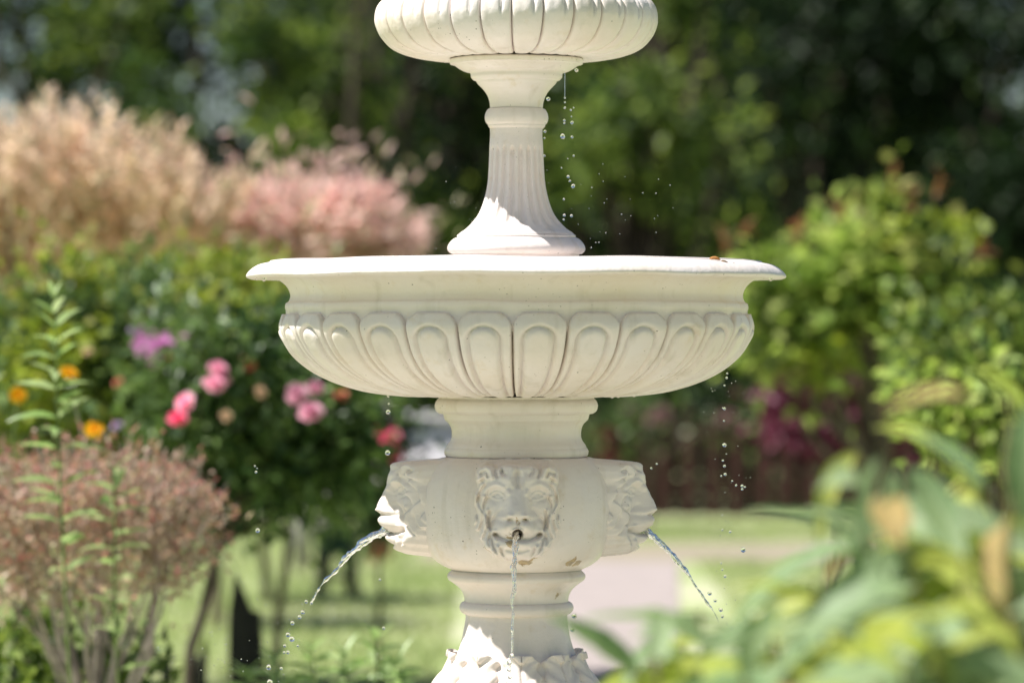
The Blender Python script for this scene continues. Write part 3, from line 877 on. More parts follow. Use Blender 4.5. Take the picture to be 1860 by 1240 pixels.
PEACH = leaf_mat('cream_pink_willow_leaf', [(0.70, 0.54, 0.42), (0.78, 0.64, 0.52), (0.70, 0.58, 0.42), (0.42, 0.42, 0.24)], [0, 0.4, 0.75, 1], trans=0.48)
PINKW = leaf_mat('pink_willow_leaf', [(0.72, 0.50, 0.46), (0.80, 0.60, 0.56), (0.74, 0.55, 0.48), (0.50, 0.42, 0.30)], [0, 0.4, 0.8, 1], trans=0.48)
WILG = leaf_mat('willow_leaf_variegated', [(0.32, 0.32, 0.17), (0.54, 0.48, 0.34), (0.64, 0.54, 0.41), (0.26, 0.28, 0.11)], trans=0.35)
BARB = leaf_mat('dusty_pink_leaf', [(0.60, 0.42, 0.34), (0.50, 0.41, 0.29), (0.66, 0.52, 0.42), (0.36, 0.35, 0.17), (0.64, 0.40, 0.35)], trans=0.3)
BARB2 = leaf_mat('rose_brown_leaf', [(0.24, 0.15, 0.12), (0.34, 0.25, 0.20), (0.44, 0.34, 0.28), (0.32, 0.13, 0.09)], trans=0.25)
CRIM = leaf_mat('crimson_foliage', [(0.10, 0.014, 0.035), (0.16, 0.035, 0.065), (0.05, 0.012, 0.022)], trans=0.2)

# ------------------------------------------------------------------ far trees
def tree(name, label, px, d, blobs, mats, nclump, nleaf, L, seed, crad=0.28, r=0.11, th=1.2, nst=26, W=None, surf=0.0):
    b = P(px, 620, d); b.z = 0
    plant(name, label, 'tree', b, mats, blobs, nclump, nleaf, L, (W or L * 0.62), seed, crad, BARKD, r, nst, 'trees closing the garden', 'crown', 'limbs', th, surf=surf)
tree('broadleaf_tree', 'leafy green tree at the left edge, above the cream shrub', 150, 33, [(120, 40, 33, 120, 60, 0.9), (250, 130, 32.6, 90, 80, 0.8), (130, -120, 33, 260, 110, 1.2), (110, 140, 33.2, 50, 40, 0.5), (60, 620, 33.5, 240, 250, 1.0), (300, 30, 33, 80, 50, 0.8)], [DEC_A, DEC_A, DEC_B], 34, 5200, 0.13, 21, 0.15)
tree('broadleaf_tree', 'mid green tree behind the pink shrub, left of the upper bowl', 600, 32, [(600, 190, 31.5, 140, 130, 0.9), (640, 60, 32, 110, 90, 1.0), (450, 60, 32, 90, 50, 0.8), (560, -140, 32.5, 330, 120, 1.2), (640, 560, 32.8, 230, 300, 1.0), (560, 330, 32, 90, 60, 0.6), (290, 240, 32, 60, 40, 0.4), (480, 200, 32, 30, 60, 0.4)], [DEC_A, DEC_A, DEC_A, DEC_B], 34, 5000, 0.13, 22, 0.15)
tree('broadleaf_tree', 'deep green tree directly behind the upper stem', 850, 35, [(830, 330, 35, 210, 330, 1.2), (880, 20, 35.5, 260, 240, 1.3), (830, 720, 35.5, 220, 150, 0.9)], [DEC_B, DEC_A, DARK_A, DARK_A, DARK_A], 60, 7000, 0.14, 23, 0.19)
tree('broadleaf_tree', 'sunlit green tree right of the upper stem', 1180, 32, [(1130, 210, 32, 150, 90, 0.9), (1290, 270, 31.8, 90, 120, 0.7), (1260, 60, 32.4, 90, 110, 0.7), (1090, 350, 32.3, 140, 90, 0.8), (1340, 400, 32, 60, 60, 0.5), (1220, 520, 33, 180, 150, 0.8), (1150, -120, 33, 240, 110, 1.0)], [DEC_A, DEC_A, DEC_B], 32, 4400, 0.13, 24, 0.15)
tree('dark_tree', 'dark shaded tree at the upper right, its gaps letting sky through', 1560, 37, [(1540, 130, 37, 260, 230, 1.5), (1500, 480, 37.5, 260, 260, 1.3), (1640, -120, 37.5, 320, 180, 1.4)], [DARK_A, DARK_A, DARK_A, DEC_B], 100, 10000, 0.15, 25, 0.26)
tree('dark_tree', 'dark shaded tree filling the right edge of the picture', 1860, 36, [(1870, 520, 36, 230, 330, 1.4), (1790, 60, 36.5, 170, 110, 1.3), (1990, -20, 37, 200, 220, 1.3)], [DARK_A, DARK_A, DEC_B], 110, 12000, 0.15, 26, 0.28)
# second row, further back, closing most of the remaining gaps
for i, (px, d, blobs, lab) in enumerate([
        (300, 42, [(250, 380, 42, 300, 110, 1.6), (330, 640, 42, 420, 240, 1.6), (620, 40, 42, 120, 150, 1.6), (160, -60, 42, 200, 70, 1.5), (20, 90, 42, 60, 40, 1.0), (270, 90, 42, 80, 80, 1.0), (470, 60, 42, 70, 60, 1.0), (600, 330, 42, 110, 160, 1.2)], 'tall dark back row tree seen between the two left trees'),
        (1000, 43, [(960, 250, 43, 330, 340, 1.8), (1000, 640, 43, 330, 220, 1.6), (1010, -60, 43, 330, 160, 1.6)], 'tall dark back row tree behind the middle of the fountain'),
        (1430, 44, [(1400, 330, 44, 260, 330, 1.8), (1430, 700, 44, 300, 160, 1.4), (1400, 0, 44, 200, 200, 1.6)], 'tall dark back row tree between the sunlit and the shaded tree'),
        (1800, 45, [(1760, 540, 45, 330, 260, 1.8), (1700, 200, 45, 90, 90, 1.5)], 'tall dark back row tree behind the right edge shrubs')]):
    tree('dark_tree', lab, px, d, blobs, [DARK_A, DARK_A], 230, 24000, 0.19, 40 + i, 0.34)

# ------------------------------------------------------------------ picket fence, wall, garden things
fence = empty('picket_fence', (0.0, 22.75, 0), 'dark red brown picket fence behind the cross path', 'fence')
FW = plain('red_brown_stain', (0.065, 0.026, 0.022), 0.75, 0.35, 12)
pv = np.array([(-0.052, -0.011, 0.04), (0.052, -0.011, 0.04), (0.052, -0.011, 0.84), (0, -0.011, 0.91), (-0.052, -0.011, 0.84), (-0.052, 0.011, 0.04), (0.052, 0.011, 0.04), (0.052, 0.011, 0.84), (0, 0.011, 0.91), (-0.052, 0.011, 0.84)])
pm = mesh_np('picket', pv, [(0, 1, 2, 3, 4), (9, 8, 7, 6, 5), (0, 5, 6, 1), (1, 6, 7, 2), (2, 7, 8, 3), (3, 8, 9, 4), (4, 9, 5, 0)], FW, False)
for i in range(30):
    ob('picket', pm, fence, loc=(-0.9 + i * 0.188 + random.uniform(-0.006, 0.006), 0, random.uniform(-0.012, 0.012)), rot=(0, random.uniform(-0.012, 0.012), 0))
for z in (0.22, 0.66):
    v, f = box_arr(-1.0, 4.7, 0.012, 0.05, z, z + 0.08); ob('rail', mesh_np('rail', v, f, FW, False), fence)
for x in (-0.95, 0.9, 2.75, 4.6):
    v, f = box_arr(x - 0.045, x + 0.045, 0.052, 0.142, 0.0, 0.95); ob('post', mesh_np('post', v, f, FW, False), fence)

wall = empty('garden_wall', (-0.55, 20.2, 0), 'low pale grey rendered wall behind the red roses', 'wall')
RW = plain('pale_render', (0.56, 0.54, 0.58), 0.8, 0.08, 6)
v, f = box_arr(-0.55, 0.55, -0.1, 0.1, 0, 0.84); ob('wall_body', mesh_np('wall_body', v, f, RW, False), wall)
v, f = box_arr(-0.59, 0.59, -0.13, 0.13, 0.842, 0.89); ob('coping', mesh_np('coping', v, f, RW, False), wall)

SLATE = plain('black_slate', (0.016, 0.015, 0.015), 0.7, 0.4, 20, bump=0.3)
def slate(px, ptop, d, w, label, lean, cut):
    b = P(px, 620, d); b.z = -0.02
    top = P(px, ptop, d).z
    root = b
    n = 9; V = []; 
    hs = np.linspace(0, 1, n)
    for t in hs:
        hw = w / 2 * (1.25 - 0.42 * t); x0 = lean * t
        for (sx, sy) in ((-1, -0.7), (0.1, -1), (1, -0.6), (1, 0.7), (0, 1), (-1, 0.6)):
            z = top * t + (cut * sx * w if t > 0.99 else 0) 
            V.append((x0 + sx * hw * (0.55 if t > 0.99 else 1) * (1 + random.uniform(-0.05, 0.05)), sy * hw * 0.6, z))
    F = []
    for i in range(n - 1):
        for j in range(6):
            F.append((i * 6 + j, i * 6 + (j + 1) % 6, (i + 1) * 6 + (j + 1) % 6, (i + 1) * 6 + j))
    F.append(tuple((n - 1) * 6 + j for j in range(6)))
    o = ob('slate_stone', mesh_np('slate_stone', V, F, SLATE, False), loc=root)
    tag(o, label, 'stone', 'dark upright stones on the lawn')
slate(457, 1062, 13.0, 0.118, 'tall pointed black slate stone, the largest on the lawn', -0.028, -0.55)
slate(303, 1178, 12.4, 0.045, 'short black slate stone behind the brown shrub stems', 0.0, 0.3)
slate(357, 1160, 13.4, 0.045, 'thin black slate stone just left of the tall one', 0.02, 0.8)
slate(22, 1090, 11.8, 0.045, 'slim black slate stone at the bottom left corner', 0.02, 0.2)

# planter tub on a black stand
tub = empty('planter_stand', P(612, 1085, 21.0).xy.to_3d(), 'dark green tub on a black two legged stand, left of the lion drum', 'planter')
tubm = plain('green_glaze', (0.012, 0.045, 0.030), 0.5, 0.3, 12); blk = plain('black_iron', (0.012, 0.012, 0.014), 0.6, 0.3, 20)
ob('tub', lathe('tub', np.array([(0.001, 0.24), (0.11, 0.24), (0.135, 0.36), (0.145, 0.365), (0.145, 0.385), (0.125, 0.385), (0.11, 0.30), (0.001, 0.30)]), tubm, 32), tub)
for sx in (-0.07, 0.07):
    v, f = tubes([(np.array([(sx, 0, 0.245), (sx * 1.1, 0, 0.12), (sx * 1.3, -0.01, 0.0)]), np.array([0.05, 0.035, 0.04]))], 8)
    ob('leg', mesh_np('leg', v, f, blk), tub)
v, f = box_arr(-0.08, 0.08, -0.015, 0.015, 0.10, 0.13); ob('crossbar', mesh_np('crossbar', v, f, blk, False), tub)
def pot(px, py, d, r, h, mat, label, name='plant_pot'):
    b = P(px, py, d); b.z = 0
    root = empty(name, b, label, 'pot')
    ob('body', lathe('body', np.array([(0.001, 0.0), (r * 0.7, 0.0), (r * 0.95, h * 0.5), (r, h * 0.84), (r * 1.08, h * 0.85), (r * 1.08, h), (r * 0.93, h), (r * 0.9, h * 0.88), (0.001, h * 0.86)]), mat, 32), root)
    ob('soil', mesh_np('soil', [(r * 0.9 * math.cos(a), r * 0.9 * math.sin(a), h * 0.9) for a in np.linspace(0, 6.2832, 24, endpoint=False)], [tuple(range(24))], BARKD, False), root)
    return root
pot(690, 1020, 24.4, 0.085, 0.15, plain('terracotta', (0.30, 0.11, 0.055), 0.8, 0.2, 10), 'small terracotta pot on the lawn below the left lion head')
pot(1618, 1060, 20.5, 0.15, 0.24, plain('charcoal_glaze', (0.028, 0.028, 0.036), 0.35, 0.3, 10), 'round charcoal pot on the lawn seen through the foreground leaves')
# dark shrub in the terracotta pot, upright plank posts further left
plant('potted_shrub', 'dark leafy shrub growing out of the small terracotta pot', 'shrub', P(690, 1020, 24.4).xy.to_3d() + Vector((0, 0, 0.14)), DARK_A, [(690, 950, 24.4, 26, 34, 0.08)], 14, 700, 0.05, 0.03, 71, 0.03, BARKD, 0.008, 5)
plant('potted_flower', 'orange flowering plant in the charcoal pot', 'flower', P(1618, 1060, 20.5).xy.to_3d() + Vector((0, 0, 0.22)), leaf_mat('orange_bloom', [(0.60, 0.26, 0.05), (0.66, 0.36, 0.10), (0.20, 0.22, 0.05)], trans=0.3), [(1625, 955, 20.5, 34, 22, 0.08)], 12, 320, 0.04, 0.03, 72, 0.025, GSTEM, 0.006, 5)
POSTM = plain('weathered_post', (0.30, 0.285, 0.26), 0.9, 0.2, 14)
for px, pt, d, lab in ((548, 880, 23.5, 'weathered grey post standing left of the green tub'), (590, 872, 24.6, 'weathered grey post just behind the green tub')):
    b = P(px, 620, d); b.z = 0; zt = P(px, pt, d).z
    root = empty('wooden_post', b, lab, 'post', 'grey posts on the lawn')
    v, f = box_arr(-0.05, 0.05, -0.05, 0.05, 0, zt); ob('shaft', mesh_np('shaft', v, f, POSTM, False), root)
    v = np.array([(-0.06, -0.06, zt + 0.002), (0.06, -0.06, zt + 0.002), (0.06, 0.06, zt + 0.002), (-0.06, 0.06, zt + 0.002), (0, 0, zt + 0.05)])
    ob('post_cap', mesh_np('post_cap', v, [(3, 2, 1, 0), (0, 1, 4), (1, 2, 4), (2, 3, 4), (3, 0, 4)], POSTM, False), root)
# young trees on the lawn: slim trunks
for i, (px, d, lean, lab) in enumerate(((395, 18.8, -0.05, 'slim young tree with dark trunk standing on the lawn, left'), (488, 20.5, 0.04, 'slim young tree on the lawn between the slate stone and the posts'))):
    b = P(px, 620, d); b.z = 0
    plant('young_tree', lab, 'tree', b, [ROSEL, DEC_B], [(px - 15, 800, d, 120, 120, 0.4)], 22, 2600, 0.07, 0.04, 80 + i, 0.12, BARK, 0.02, 9, 'young trees on the lawn', 'crown', 'limbs', 0.62)

# ------------------------------------------------------------------ shrubs behind the fountain
# pale willow shrubs
def willow(px, d, blobs, mat, tip, seed, label, nsh, length):
    b = P(px, 620, d); b.z = 0
    root, C = plant('willow_shrub', label, 'shrub', b, [WILG, mat, mat], blobs, 60, 3200, 0.065, 0.022, seed, 0.12, BARK, 0.035 if px < 200 else 0.014, 16, 'pale willow shrubs', 'foliage', 'limbs', 1.0)
    r = np.random.default_rng(seed + 1)
    st = np.vstack([blob_pts(r, bl, int(nsh * bl[3] * bl[4] / sum(q[3] * q[4] for q in blobs)), 0.55) for bl in blobs])
    c = np.mean([np.array(P(q[0], q[1] + q[4] * 0.6, q[2])) for q in blobs], axis=0)
    dr = unit(unit(st - c) * 0.6 + r.normal(0, 0.22, st.shape) + np.array([0, 0, 0.9]))
    shoots(root, 'shoot_leaves', st, dr, length, 26, 0.055, 0.017, mat, BARK, seed + 2, 0.002, 0.55, 'twigs', tip)
willow(60, 15.0, [(50, 340, 15, 130, 60, 0.5), (190, 365, 15, 120, 65, 0.5), (320, 415, 15, 90, 55, 0.45), (90, 450, 15.2, 200, 80, 0.5), (-50, 370, 15.3, 110, 70, 0.4), (90, 510, 15.3, 170, 70, 0.4)], PEACH, PEACH, 101, 'large cream and peach feathery willow shrub at the left', 620, 0.22)
willow(492, 15.6, [(600, 430, 15.6, 90, 40, 0.4), (460, 445, 15.4, 110, 35, 0.35), (680, 468, 15.6, 60, 22, 0.3)], PINKW, PINKW, 105, 'smaller pale pink feathery willow shrub behind the basin rim', 300, 0.17)

# rose bushes with blossoms
def petal_flower(nring, seed, R=0.04):
    r = np.random.default_rng(seed)
    Vs, Fs, off = [], [], 0
    for ring, (cnt, rad, lift, size) in enumerate(nring):
        for k in range(cnt):
            a = k / cnt * 6.2832 + ring * 0.7 + r.normal(0, 0.12)
            u = np.array([math.cos(a), math.sin(a), 0.0]); w = np.array([-math.sin(a), math.cos(a), 0.0])
            g = []
            for i, t in enumerate((0.0, 0.35, 0.7, 1.0)):
                for s in (-1, -0.35, 0.35, 1):
                    wid = size * (0.25 + 0.75 * math.sin(min(1, t * 0.85 + 0.15) * 2.2))
                    q = u * (rad * t + 0.15 * rad) + np.array([0, 0, 1]) * lift * (t ** 0.7) + w * s * wid * 0.5 + np.array([0, 0, 1]) * 0.10 * size * s * s - u * 0.12 * size * s * s
                    g.append(q * R)
            Vs.append(np.array(g)); Fs.append(grid_faces(4, 4) + off); off += 16
    return np.vstack(Vs), np.vstack(Fs)
ROSE_V, ROSE_F = petal_flower([(4, 0.25, 0.95, 0.6), (5, 0.5, 0.9, 0.85), (6, 0.85, 0.55, 1.0), (7, 1.15, 0.15, 1.05)], 4)
DAISY_V, DAISY_F = petal_flower([(8, 0.35, 0.45, 0.4), (11, 0.7, 0.35, 0.45), (14, 1.05, 0.12, 0.45)], 6)
def bloom_mat(name, a, b_):
    return leaf_mat(name, [a, b_], trans=0.4, rough=0.6, spec=0.2)
BL = {'mauve': bloom_mat('mauve_petal', (0.56, 0.24, 0.48), (0.66, 0.38, 0.58)), 'pink': bloom_mat('pink_petal', (0.74, 0.36, 0.48), (0.80, 0.52, 0.60)),
      'hot': bloom_mat('hot_pink_petal', (0.70, 0.14, 0.26), (0.76, 0.24, 0.34)), 'coral': bloom_mat('coral_petal', (0.66, 0.22, 0.16), (0.70, 0.32, 0.24)),
      'crimson': bloom_mat('crimson_petal', (0.52, 0.02, 0.08), (0.62, 0.05, 0.15)), 'white': bloom_mat('white_petal', (0.66, 0.60, 0.62), (0.72, 0.68, 0.70)),
      'cream': bloom_mat('cream_petal', (0.60, 0.44, 0.30), (0.66, 0.54, 0.40)), 'yellow': bloom_mat('golden_petal', (0.76, 0.42, 0.01), (0.82, 0.54, 0.03)), 'dusk': bloom_mat('dusky_red_petal', (0.16, 0.055, 0.045), (0.22, 0.08, 0.07)), 'dim': bloom_mat('dusky_pink_petal', (0.26, 0.14, 0.15), (0.32, 0.19, 0.20)), 'lilac': bloom_mat('lilac_petal', (0.40, 0.30, 0.46), (0.5, 0.4, 0.55))}
RM = {k: mesh_np('rose_' + k, ROSE_V, ROSE_F, m) for k, m in BL.items()}
DYM = mesh_np('golden_blossom', DAISY_V, DAISY_F, BL['yellow'])
def blossom(root, px, py, d, size, col, me=None, label=None):
    p = P(px, py, d) - root.location
    o = ob('blossom', me or RM[col], root, loc=p, rot=(math.radians(random.uniform(30, 75)), random.uniform(-0.4, 0.4), random.uniform(-0.6, 0.6)), scale=size / 0.08 * 0.66)
    if label: o['label'] = label
    return o
def rosebush(px, d, blobs, mats, seed, label, flowers, nclump, nleaf, th=0.7):
    b = P(px, 620, d); b.z = 0
    root, C = plant('rose_bush', label, 'rose bush', b, mats, blobs, nclump, nleaf, 0.052, 0.034, seed, 0.075, BARKD, 0.014 if px < 600 else 0.007, 20, 'rose bushes left of the fountain', 'foliage', 'canes', th)
    for (x, y, dd, s, c) in flowers:
        blossom(root, x, y, dd, s, c, None, {'mauve': 'mauve blossom', 'hot': 'hot pink blossom', 'crimson': 'crimson blossom'}.get(c))
    return root
rosebush(190, 12.6, [(150, 640, 12.6, 200, 120, 0.35), (60, 720, 12.8, 150, 120, 0.35), (230, 580, 12.9, 180, 70, 0.35), (200, 780, 12.8, 180, 90, 0.35)], [ROSEL, ROSEL, ROSEY], 121, 'leafy rose bush with mauve blossoms behind the tall leafy stem',
         [(290, 632, 11.9, 0.13, 'mauve'), (265, 622, 11.95, 0.11, 'mauve'), (314, 622, 12.0, 0.11, 'mauve'), (292, 655, 11.9, 0.10, 'mauve'), (255, 602, 12.1, 0.06, 'mauve'), (330, 612, 12.1, 0.06, 'mauve'), (312, 655, 11.85, 0.045, 'coral'), (160, 640, 12.0, 0.04, 'cream'), (215, 695, 12.0, 0.04, 'coral'), (212, 775, 11.9, 0.045, 'lilac'), (302, 708, 12.0, 0.05, 'cream'), (245, 602, 12.0, 0.05, 'lilac'), (330, 672, 12.0, 0.05, 'cream')], 60, 7000)
rosebush(300, 12.0, [(420, 690, 12.0, 170, 110, 0.35), (520, 760, 12.0, 140, 110, 0.35), (430, 840, 12.1, 150, 110, 0.35), (560, 860, 12.2, 100, 90, 0.3), (560, 650, 12.4, 120, 90, 0.3)], [ROSEL, ROSEL, DEC_B], 122, 'dark green rose bush with pink blossoms left of the basin',
         [(395, 672, 11.5, 0.075, 'pink'), (388, 700, 11.45, 0.085, 'pink'), (404, 692, 11.5, 0.06, 'pink'), (338, 733, 11.4, 0.085, 'pink'), (322, 762, 11.35, 0.075, 'hot'), (540, 716, 11.5, 0.085, 'pink'), (572, 706, 11.55, 0.065, 'pink'), (564, 750, 11.4, 0.095, 'pink'), (452, 665, 11.7, 0.055, 'coral'), (472, 712, 11.6, 0.05, 'cream'), (440, 655, 11.8, 0.04, 'cream'), (345, 890, 11.6, 0.04, 'white'), (620, 720, 11.9, 0.06, 'coral'), (410, 755, 11.5, 0.045, 'cream')], 62, 7600, 0.75)
rosebush(230, 13.6, [(420, 565, 13.6, 170, 65, 0.35), (560, 600, 13.6, 110, 60, 0.3), (330, 540, 13.8, 150, 50, 0.3), (470, 640, 13.7, 170, 70, 0.3)], [ROSEY, ROSEY, ROSEL], 123, 'yellow green rose bush crown under the pink willow', [(640, 600, 13.2, 0.05, 'coral')], 48, 6000, 0.9)
rosebush(700, 15.0, [(690, 800, 15, 60, 70, 0.25), (660, 880, 15.2, 70, 70, 0.25)], [ROSEL, DARK_A], 124, 'rose bush with crimson blossoms just left of the basin neck',
         [(680, 782, 14.7, 0.10, 'crimson'), (705, 800, 14.6, 0.12, 'hot'), (690, 815, 14.6, 0.09, 'crimson'), (670, 800, 14.8, 0.08, 'crimson'), (712, 780, 14.8, 0.08, 'crimson'), (695, 862, 14.6, 0.08, 'white'), (680, 850, 14.7, 0.07, 'white'), (720, 830, 14.7, 0.07, 'hot'), (700, 740, 14.8, 0.06, 'white')], 18, 1500, 0.7)

# lime green shrub with red tips, right of the basin
b = P(1660, 620, 16.4); b.z = 0
root, C = plant('lime_shrub', 'lime green shrub with reddish shoot tips right of the basin rim', 'shrub', b, [LIME, LIME, ROSEY, DEC_A], [(1580, 505, 16.4, 120, 55, 0.4), (1560, 455, 16.4, 70, 35, 0.3), (1430, 555, 16.5, 70, 50, 0.35), (1605, 385, 16.5, 12, 35, 0.1), (1690, 480, 16.4, 40, 30, 0.2), (1420, 620, 16.5, 50, 40, 0.3), (1610, 560, 16.5, 90, 50, 0.3), (1500, 670, 16.4, 25, 25, 0.15)], 42, 3000, 0.08, 0.055, 131, 0.085, BARK, 0.03, 16, None, 'foliage', 'limbs', 0.8)
r_ = np.random.default_rng(132)
REDT = leaf_mat('red_young_leaf', [(0.22, 0.09, 0.05), (0.28, 0.14, 0.07), (0.28, 0.20, 0.08)], trans=0.4)
st = np.array([np.array(P(x, y, 16.3)) for x, y in ((1700, 370), (1560, 400), (1350, 440), (1440, 450), (1610, 345), (1790, 480), (1330, 470), (1650, 390), (1520, 410))])
shoots(root, 'red_shoot_leaves', st, unit(np.array([(0, 0, 1.0)]) + r_.normal(0, 0.2, st.shape)), 0.10, 9, 0.055, 0.03, REDT, BARK, 133, 0.003, 0.6, 'twigs', REDT)
b = P(1800, 620, 12.8); b.z = 0
plant('leafy_shrub', 'rounded bright green shrub at the right edge above the foreground leaves', 'shrub', b, [LIME, DEC_A, ROSEL], [(1740, 650, 12.8, 70, 40, 0.3), (1830, 610, 12.9, 60, 50, 0.3), (1760, 730, 12.8, 100, 60, 0.3), (1900, 720, 12.9, 90, 80, 0.3)], 34, 3200, 0.06, 0.04, 135, 0.08, BARK, 0.03, 12, None, 'foliage', 'limbs', 0.6)
b = P(1520, 620, 19.0); b.z = 0
root, C = plant('crimson_shrub', 'crimson leaved shrub in front of the picket fence', 'shrub', b, CRIM, [(1475, 740, 19, 70, 34, 0.25), (1590, 755, 19, 80, 34, 0.25)], 20, 1700, 0.075, 0.05, 141, 0.09, BARK, 0.02, 10, None, 'foliage', 'limbs', 0.55)
for x, y, s in ((1560, 705, 0.10), (1600, 690, 0.12), (1585, 720, 0.1)):
    blossom(root, x, y, 18.8, s, 'cream')
b = P(1180, 620, 28.0); b.z = 0
root, C = plant('pink_rose_shrub', 'dim shrub with pale pink blossoms against the picket fence', 'shrub', b, [DARK_A, ROSEL], [(1180, 760, 28, 40, 22, 0.2), (1300, 750, 28.3, 50, 16, 0.2), (1100, 790, 28.2, 30, 40, 0.2)], 16, 500, 0.08, 0.05, 142, 0.12, BARK, 0.015, 8, None, 'foliage', 'canes', 0.5)
for x, y, c in ((1190, 760, 'dim'), (1200, 752, 'dim'), (1100, 790, 'dusk'), (1110, 810, 'dusk'), (1102, 830, 'dusk'), (1390, 770, 'dim'), (1320, 760, 'dim')):
    blossom(root, x, y, 27.6, 0.15, c)
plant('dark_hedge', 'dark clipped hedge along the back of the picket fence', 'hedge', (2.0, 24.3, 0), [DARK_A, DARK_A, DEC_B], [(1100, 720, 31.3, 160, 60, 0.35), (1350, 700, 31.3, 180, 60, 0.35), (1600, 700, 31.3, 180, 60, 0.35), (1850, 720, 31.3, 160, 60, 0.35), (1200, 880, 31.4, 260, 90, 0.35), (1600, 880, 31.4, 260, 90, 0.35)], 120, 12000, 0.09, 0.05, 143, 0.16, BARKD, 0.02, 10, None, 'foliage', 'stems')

# ------------------------------------------------------------------ near shrubs left
TWIG = plain('pinkish_twig', (0.40, 0.34, 0.29), 0.8, 0.35, 40)
b = P(185, 620, 9.6); b.z = 0
root, C = plant('pink_barberry', 'dusty pink twiggy shrub with bare forking stems at the lower left', 'shrub', b, [BARB, BARB, BARB2], [(150, 930, 9.6, 210, 80, 0.24), (30, 960, 9.65, 120, 100, 0.22), (290, 970, 9.6, 90, 80, 0.2), (110, 1050, 9.6, 130, 70, 0.2), (250, 1050, 9.6, 90, 50, 0.2)], 60, 1700, 0.022, 0.012, 151, 0.045, TWIG, 0.013, 22, None, 'foliage', 'stems', 0.40)
r_ = np.random.default_rng(152)
st = np.vstack([blob_pts(r_, q, n, 0.5) for q, n in (((150, 925, 9.6, 215, 75, 0.24), 420), ((260, 970, 9.6, 130, 90, 0.2), 240), ((70, 970, 9.6, 120, 90, 0.2), 160), ((170, 1040, 9.6, 190, 70, 0.2), 240))])
cc = np.array(P(180, 1120, 9.6))
shoots(root, 'shoot_leaves', st, unit(unit(st - cc) + r_.normal(0, 0.3, st.shape) + np.array([0, 0, 0.15])), 0.095, 8, 0.019, 0.009, BARB, TWIG, 153, 0.0012, 0.6, 'twigs', leaf_mat('pink_bud', [(0.56, 0.20, 0.20), (0.55, 0.32, 0.24), (0.40, 0.30, 0.14)], trans=0.3))

st = np.vstack([blob_pts(r_, q, n, 0.6) for q, n in (((250, 980, 9.6, 110, 90, 0.15), 60), ((120, 980, 9.6, 190, 110, 0.2), 60))])
shoots(root, 'sparse_leaves', st, unit(unit(st - np.array(P(190, 1150, 9.6))) + r_.normal(0, 0.35, st.shape)), 0.15, 3, 0.018, 0.009, BARB2, plain('pale_twig', (0.44, 0.38, 0.33), 0.8, 0.3, 40), 155, 0.0016, 0.6, 'long_twigs')
# lanceolate leaf used singly
def lance(name, mats, droop=0.25, fold=0.22, wid=0.24, n=9, seed=0):
    t = np.linspace(0, 1, n); s = np.array([-1, -0.5, 0, 0.5, 1])
    V = np.zeros((n, 5, 3))
    for i in range(n):
        w = wid / 2 * (math.sin(math.pi * min(1, t[i] ** 0.8)) ** 0.85 if 0 < t[i] < 1 else 0.02)
        for j in range(5):
            V[i, j] = (t[i] * (1 - 0.08 * droop * t[i]), s[j] * w, -droop * t[i] ** 2 + abs(s[j]) * w * fold * 2 + 0.010 * math.sin(t[i] * 22 + seed) * abs(s[j]))
    return mesh_np(name, V.reshape(-1, 3), grid_faces(n, 5), mats)
def leaf_obj_mat(name, a, b_, rib=(0.30, 0.36, 0.14), trans=0.45, rough=0.32, spec=0.5):
    m, nt, b, N, L = nmat(name)
    oi = N('ShaderNodeObjectInfo'); r = ramp(N, [a, b_]); L(oi.outputs['Random'], r.inputs['Fac'])
    tc = N('ShaderNodeTexCoord'); tx = N('ShaderNodeTexNoise'); tx.inputs['Scale'].default_value = 9
    L(tc.outputs['Object'], tx.inputs['Vector'])
    mx = N('ShaderNodeMixRGB'); mx.blend_type = 'MULTIPLY'; mx.inputs['Fac'].default_value = 0.5
    r2 = ramp(N, [(0.6, 0.6, 0.6), (1.2, 1.2, 1.2)], [0.3, 0.7]); L(tx.outputs['Fac'], r2.inputs['Fac'])
    L(r.outputs['Color'], mx.inputs['Color1']); L(r2.outputs['Color'], mx.inputs['Color2'])
    sp = N('ShaderNodeSeparateXYZ'); L(tc.outputs['Object'], sp.inputs['Vector'])
    ab = N('ShaderNodeMath'); ab.operation = 'ABSOLUTE'; L(sp.outputs['Y'], ab.inputs[0])
    mr = N('ShaderNodeMapRange'); mr.inputs['From Min'].default_value = 0.006; mr.inputs['From Max'].default_value = 0.012; mr.inputs['To Min'].default_value = 1; mr.inputs['To Max'].default_value = 0
    L(ab.outputs['Value'], mr.inputs['Value'])
    m2 = N('ShaderNodeMixRGB'); L(mr.outputs['Result'], m2.inputs['Fac']); L(mx.outputs['Color'], m2.inputs['Color1']); m2.inputs['Color2'].default_value = (*rib, 1)
    L(m2.outputs['Color'], b.inputs['Base Color']); b.inputs['Roughness'].default_value = rough; b.inputs['Specular IOR Level'].default_value = spec
    t = N('ShaderNodeBsdfTranslucent'); hs = N('ShaderNodeHueSaturation'); hs.inputs['Value'].default_value = 1.5; hs.inputs['Hue'].default_value = 0.49
    L(m2.outputs['Color'], hs.inputs['Color']); L(hs.outputs['Color'], t.inputs['Color'])
    mix = N('ShaderNodeMixShader'); mix.inputs['Fac'].default_value = trans
    L(b.outputs['BSDF'], mix.inputs[1]); L(t.outputs['BSDF'], mix.inputs[2]); L(mix.outputs['Shader'], nt.nodes['Material Output'].inputs['Surface'])
    return m
def orient(d, roll=0.0):
    d = Vector(d).normalized()
    q = d.to_track_quat('X', 'Z')
    return (q.to_matrix() @ Matrix.Rotation(roll, 3, 'X')).to_euler()

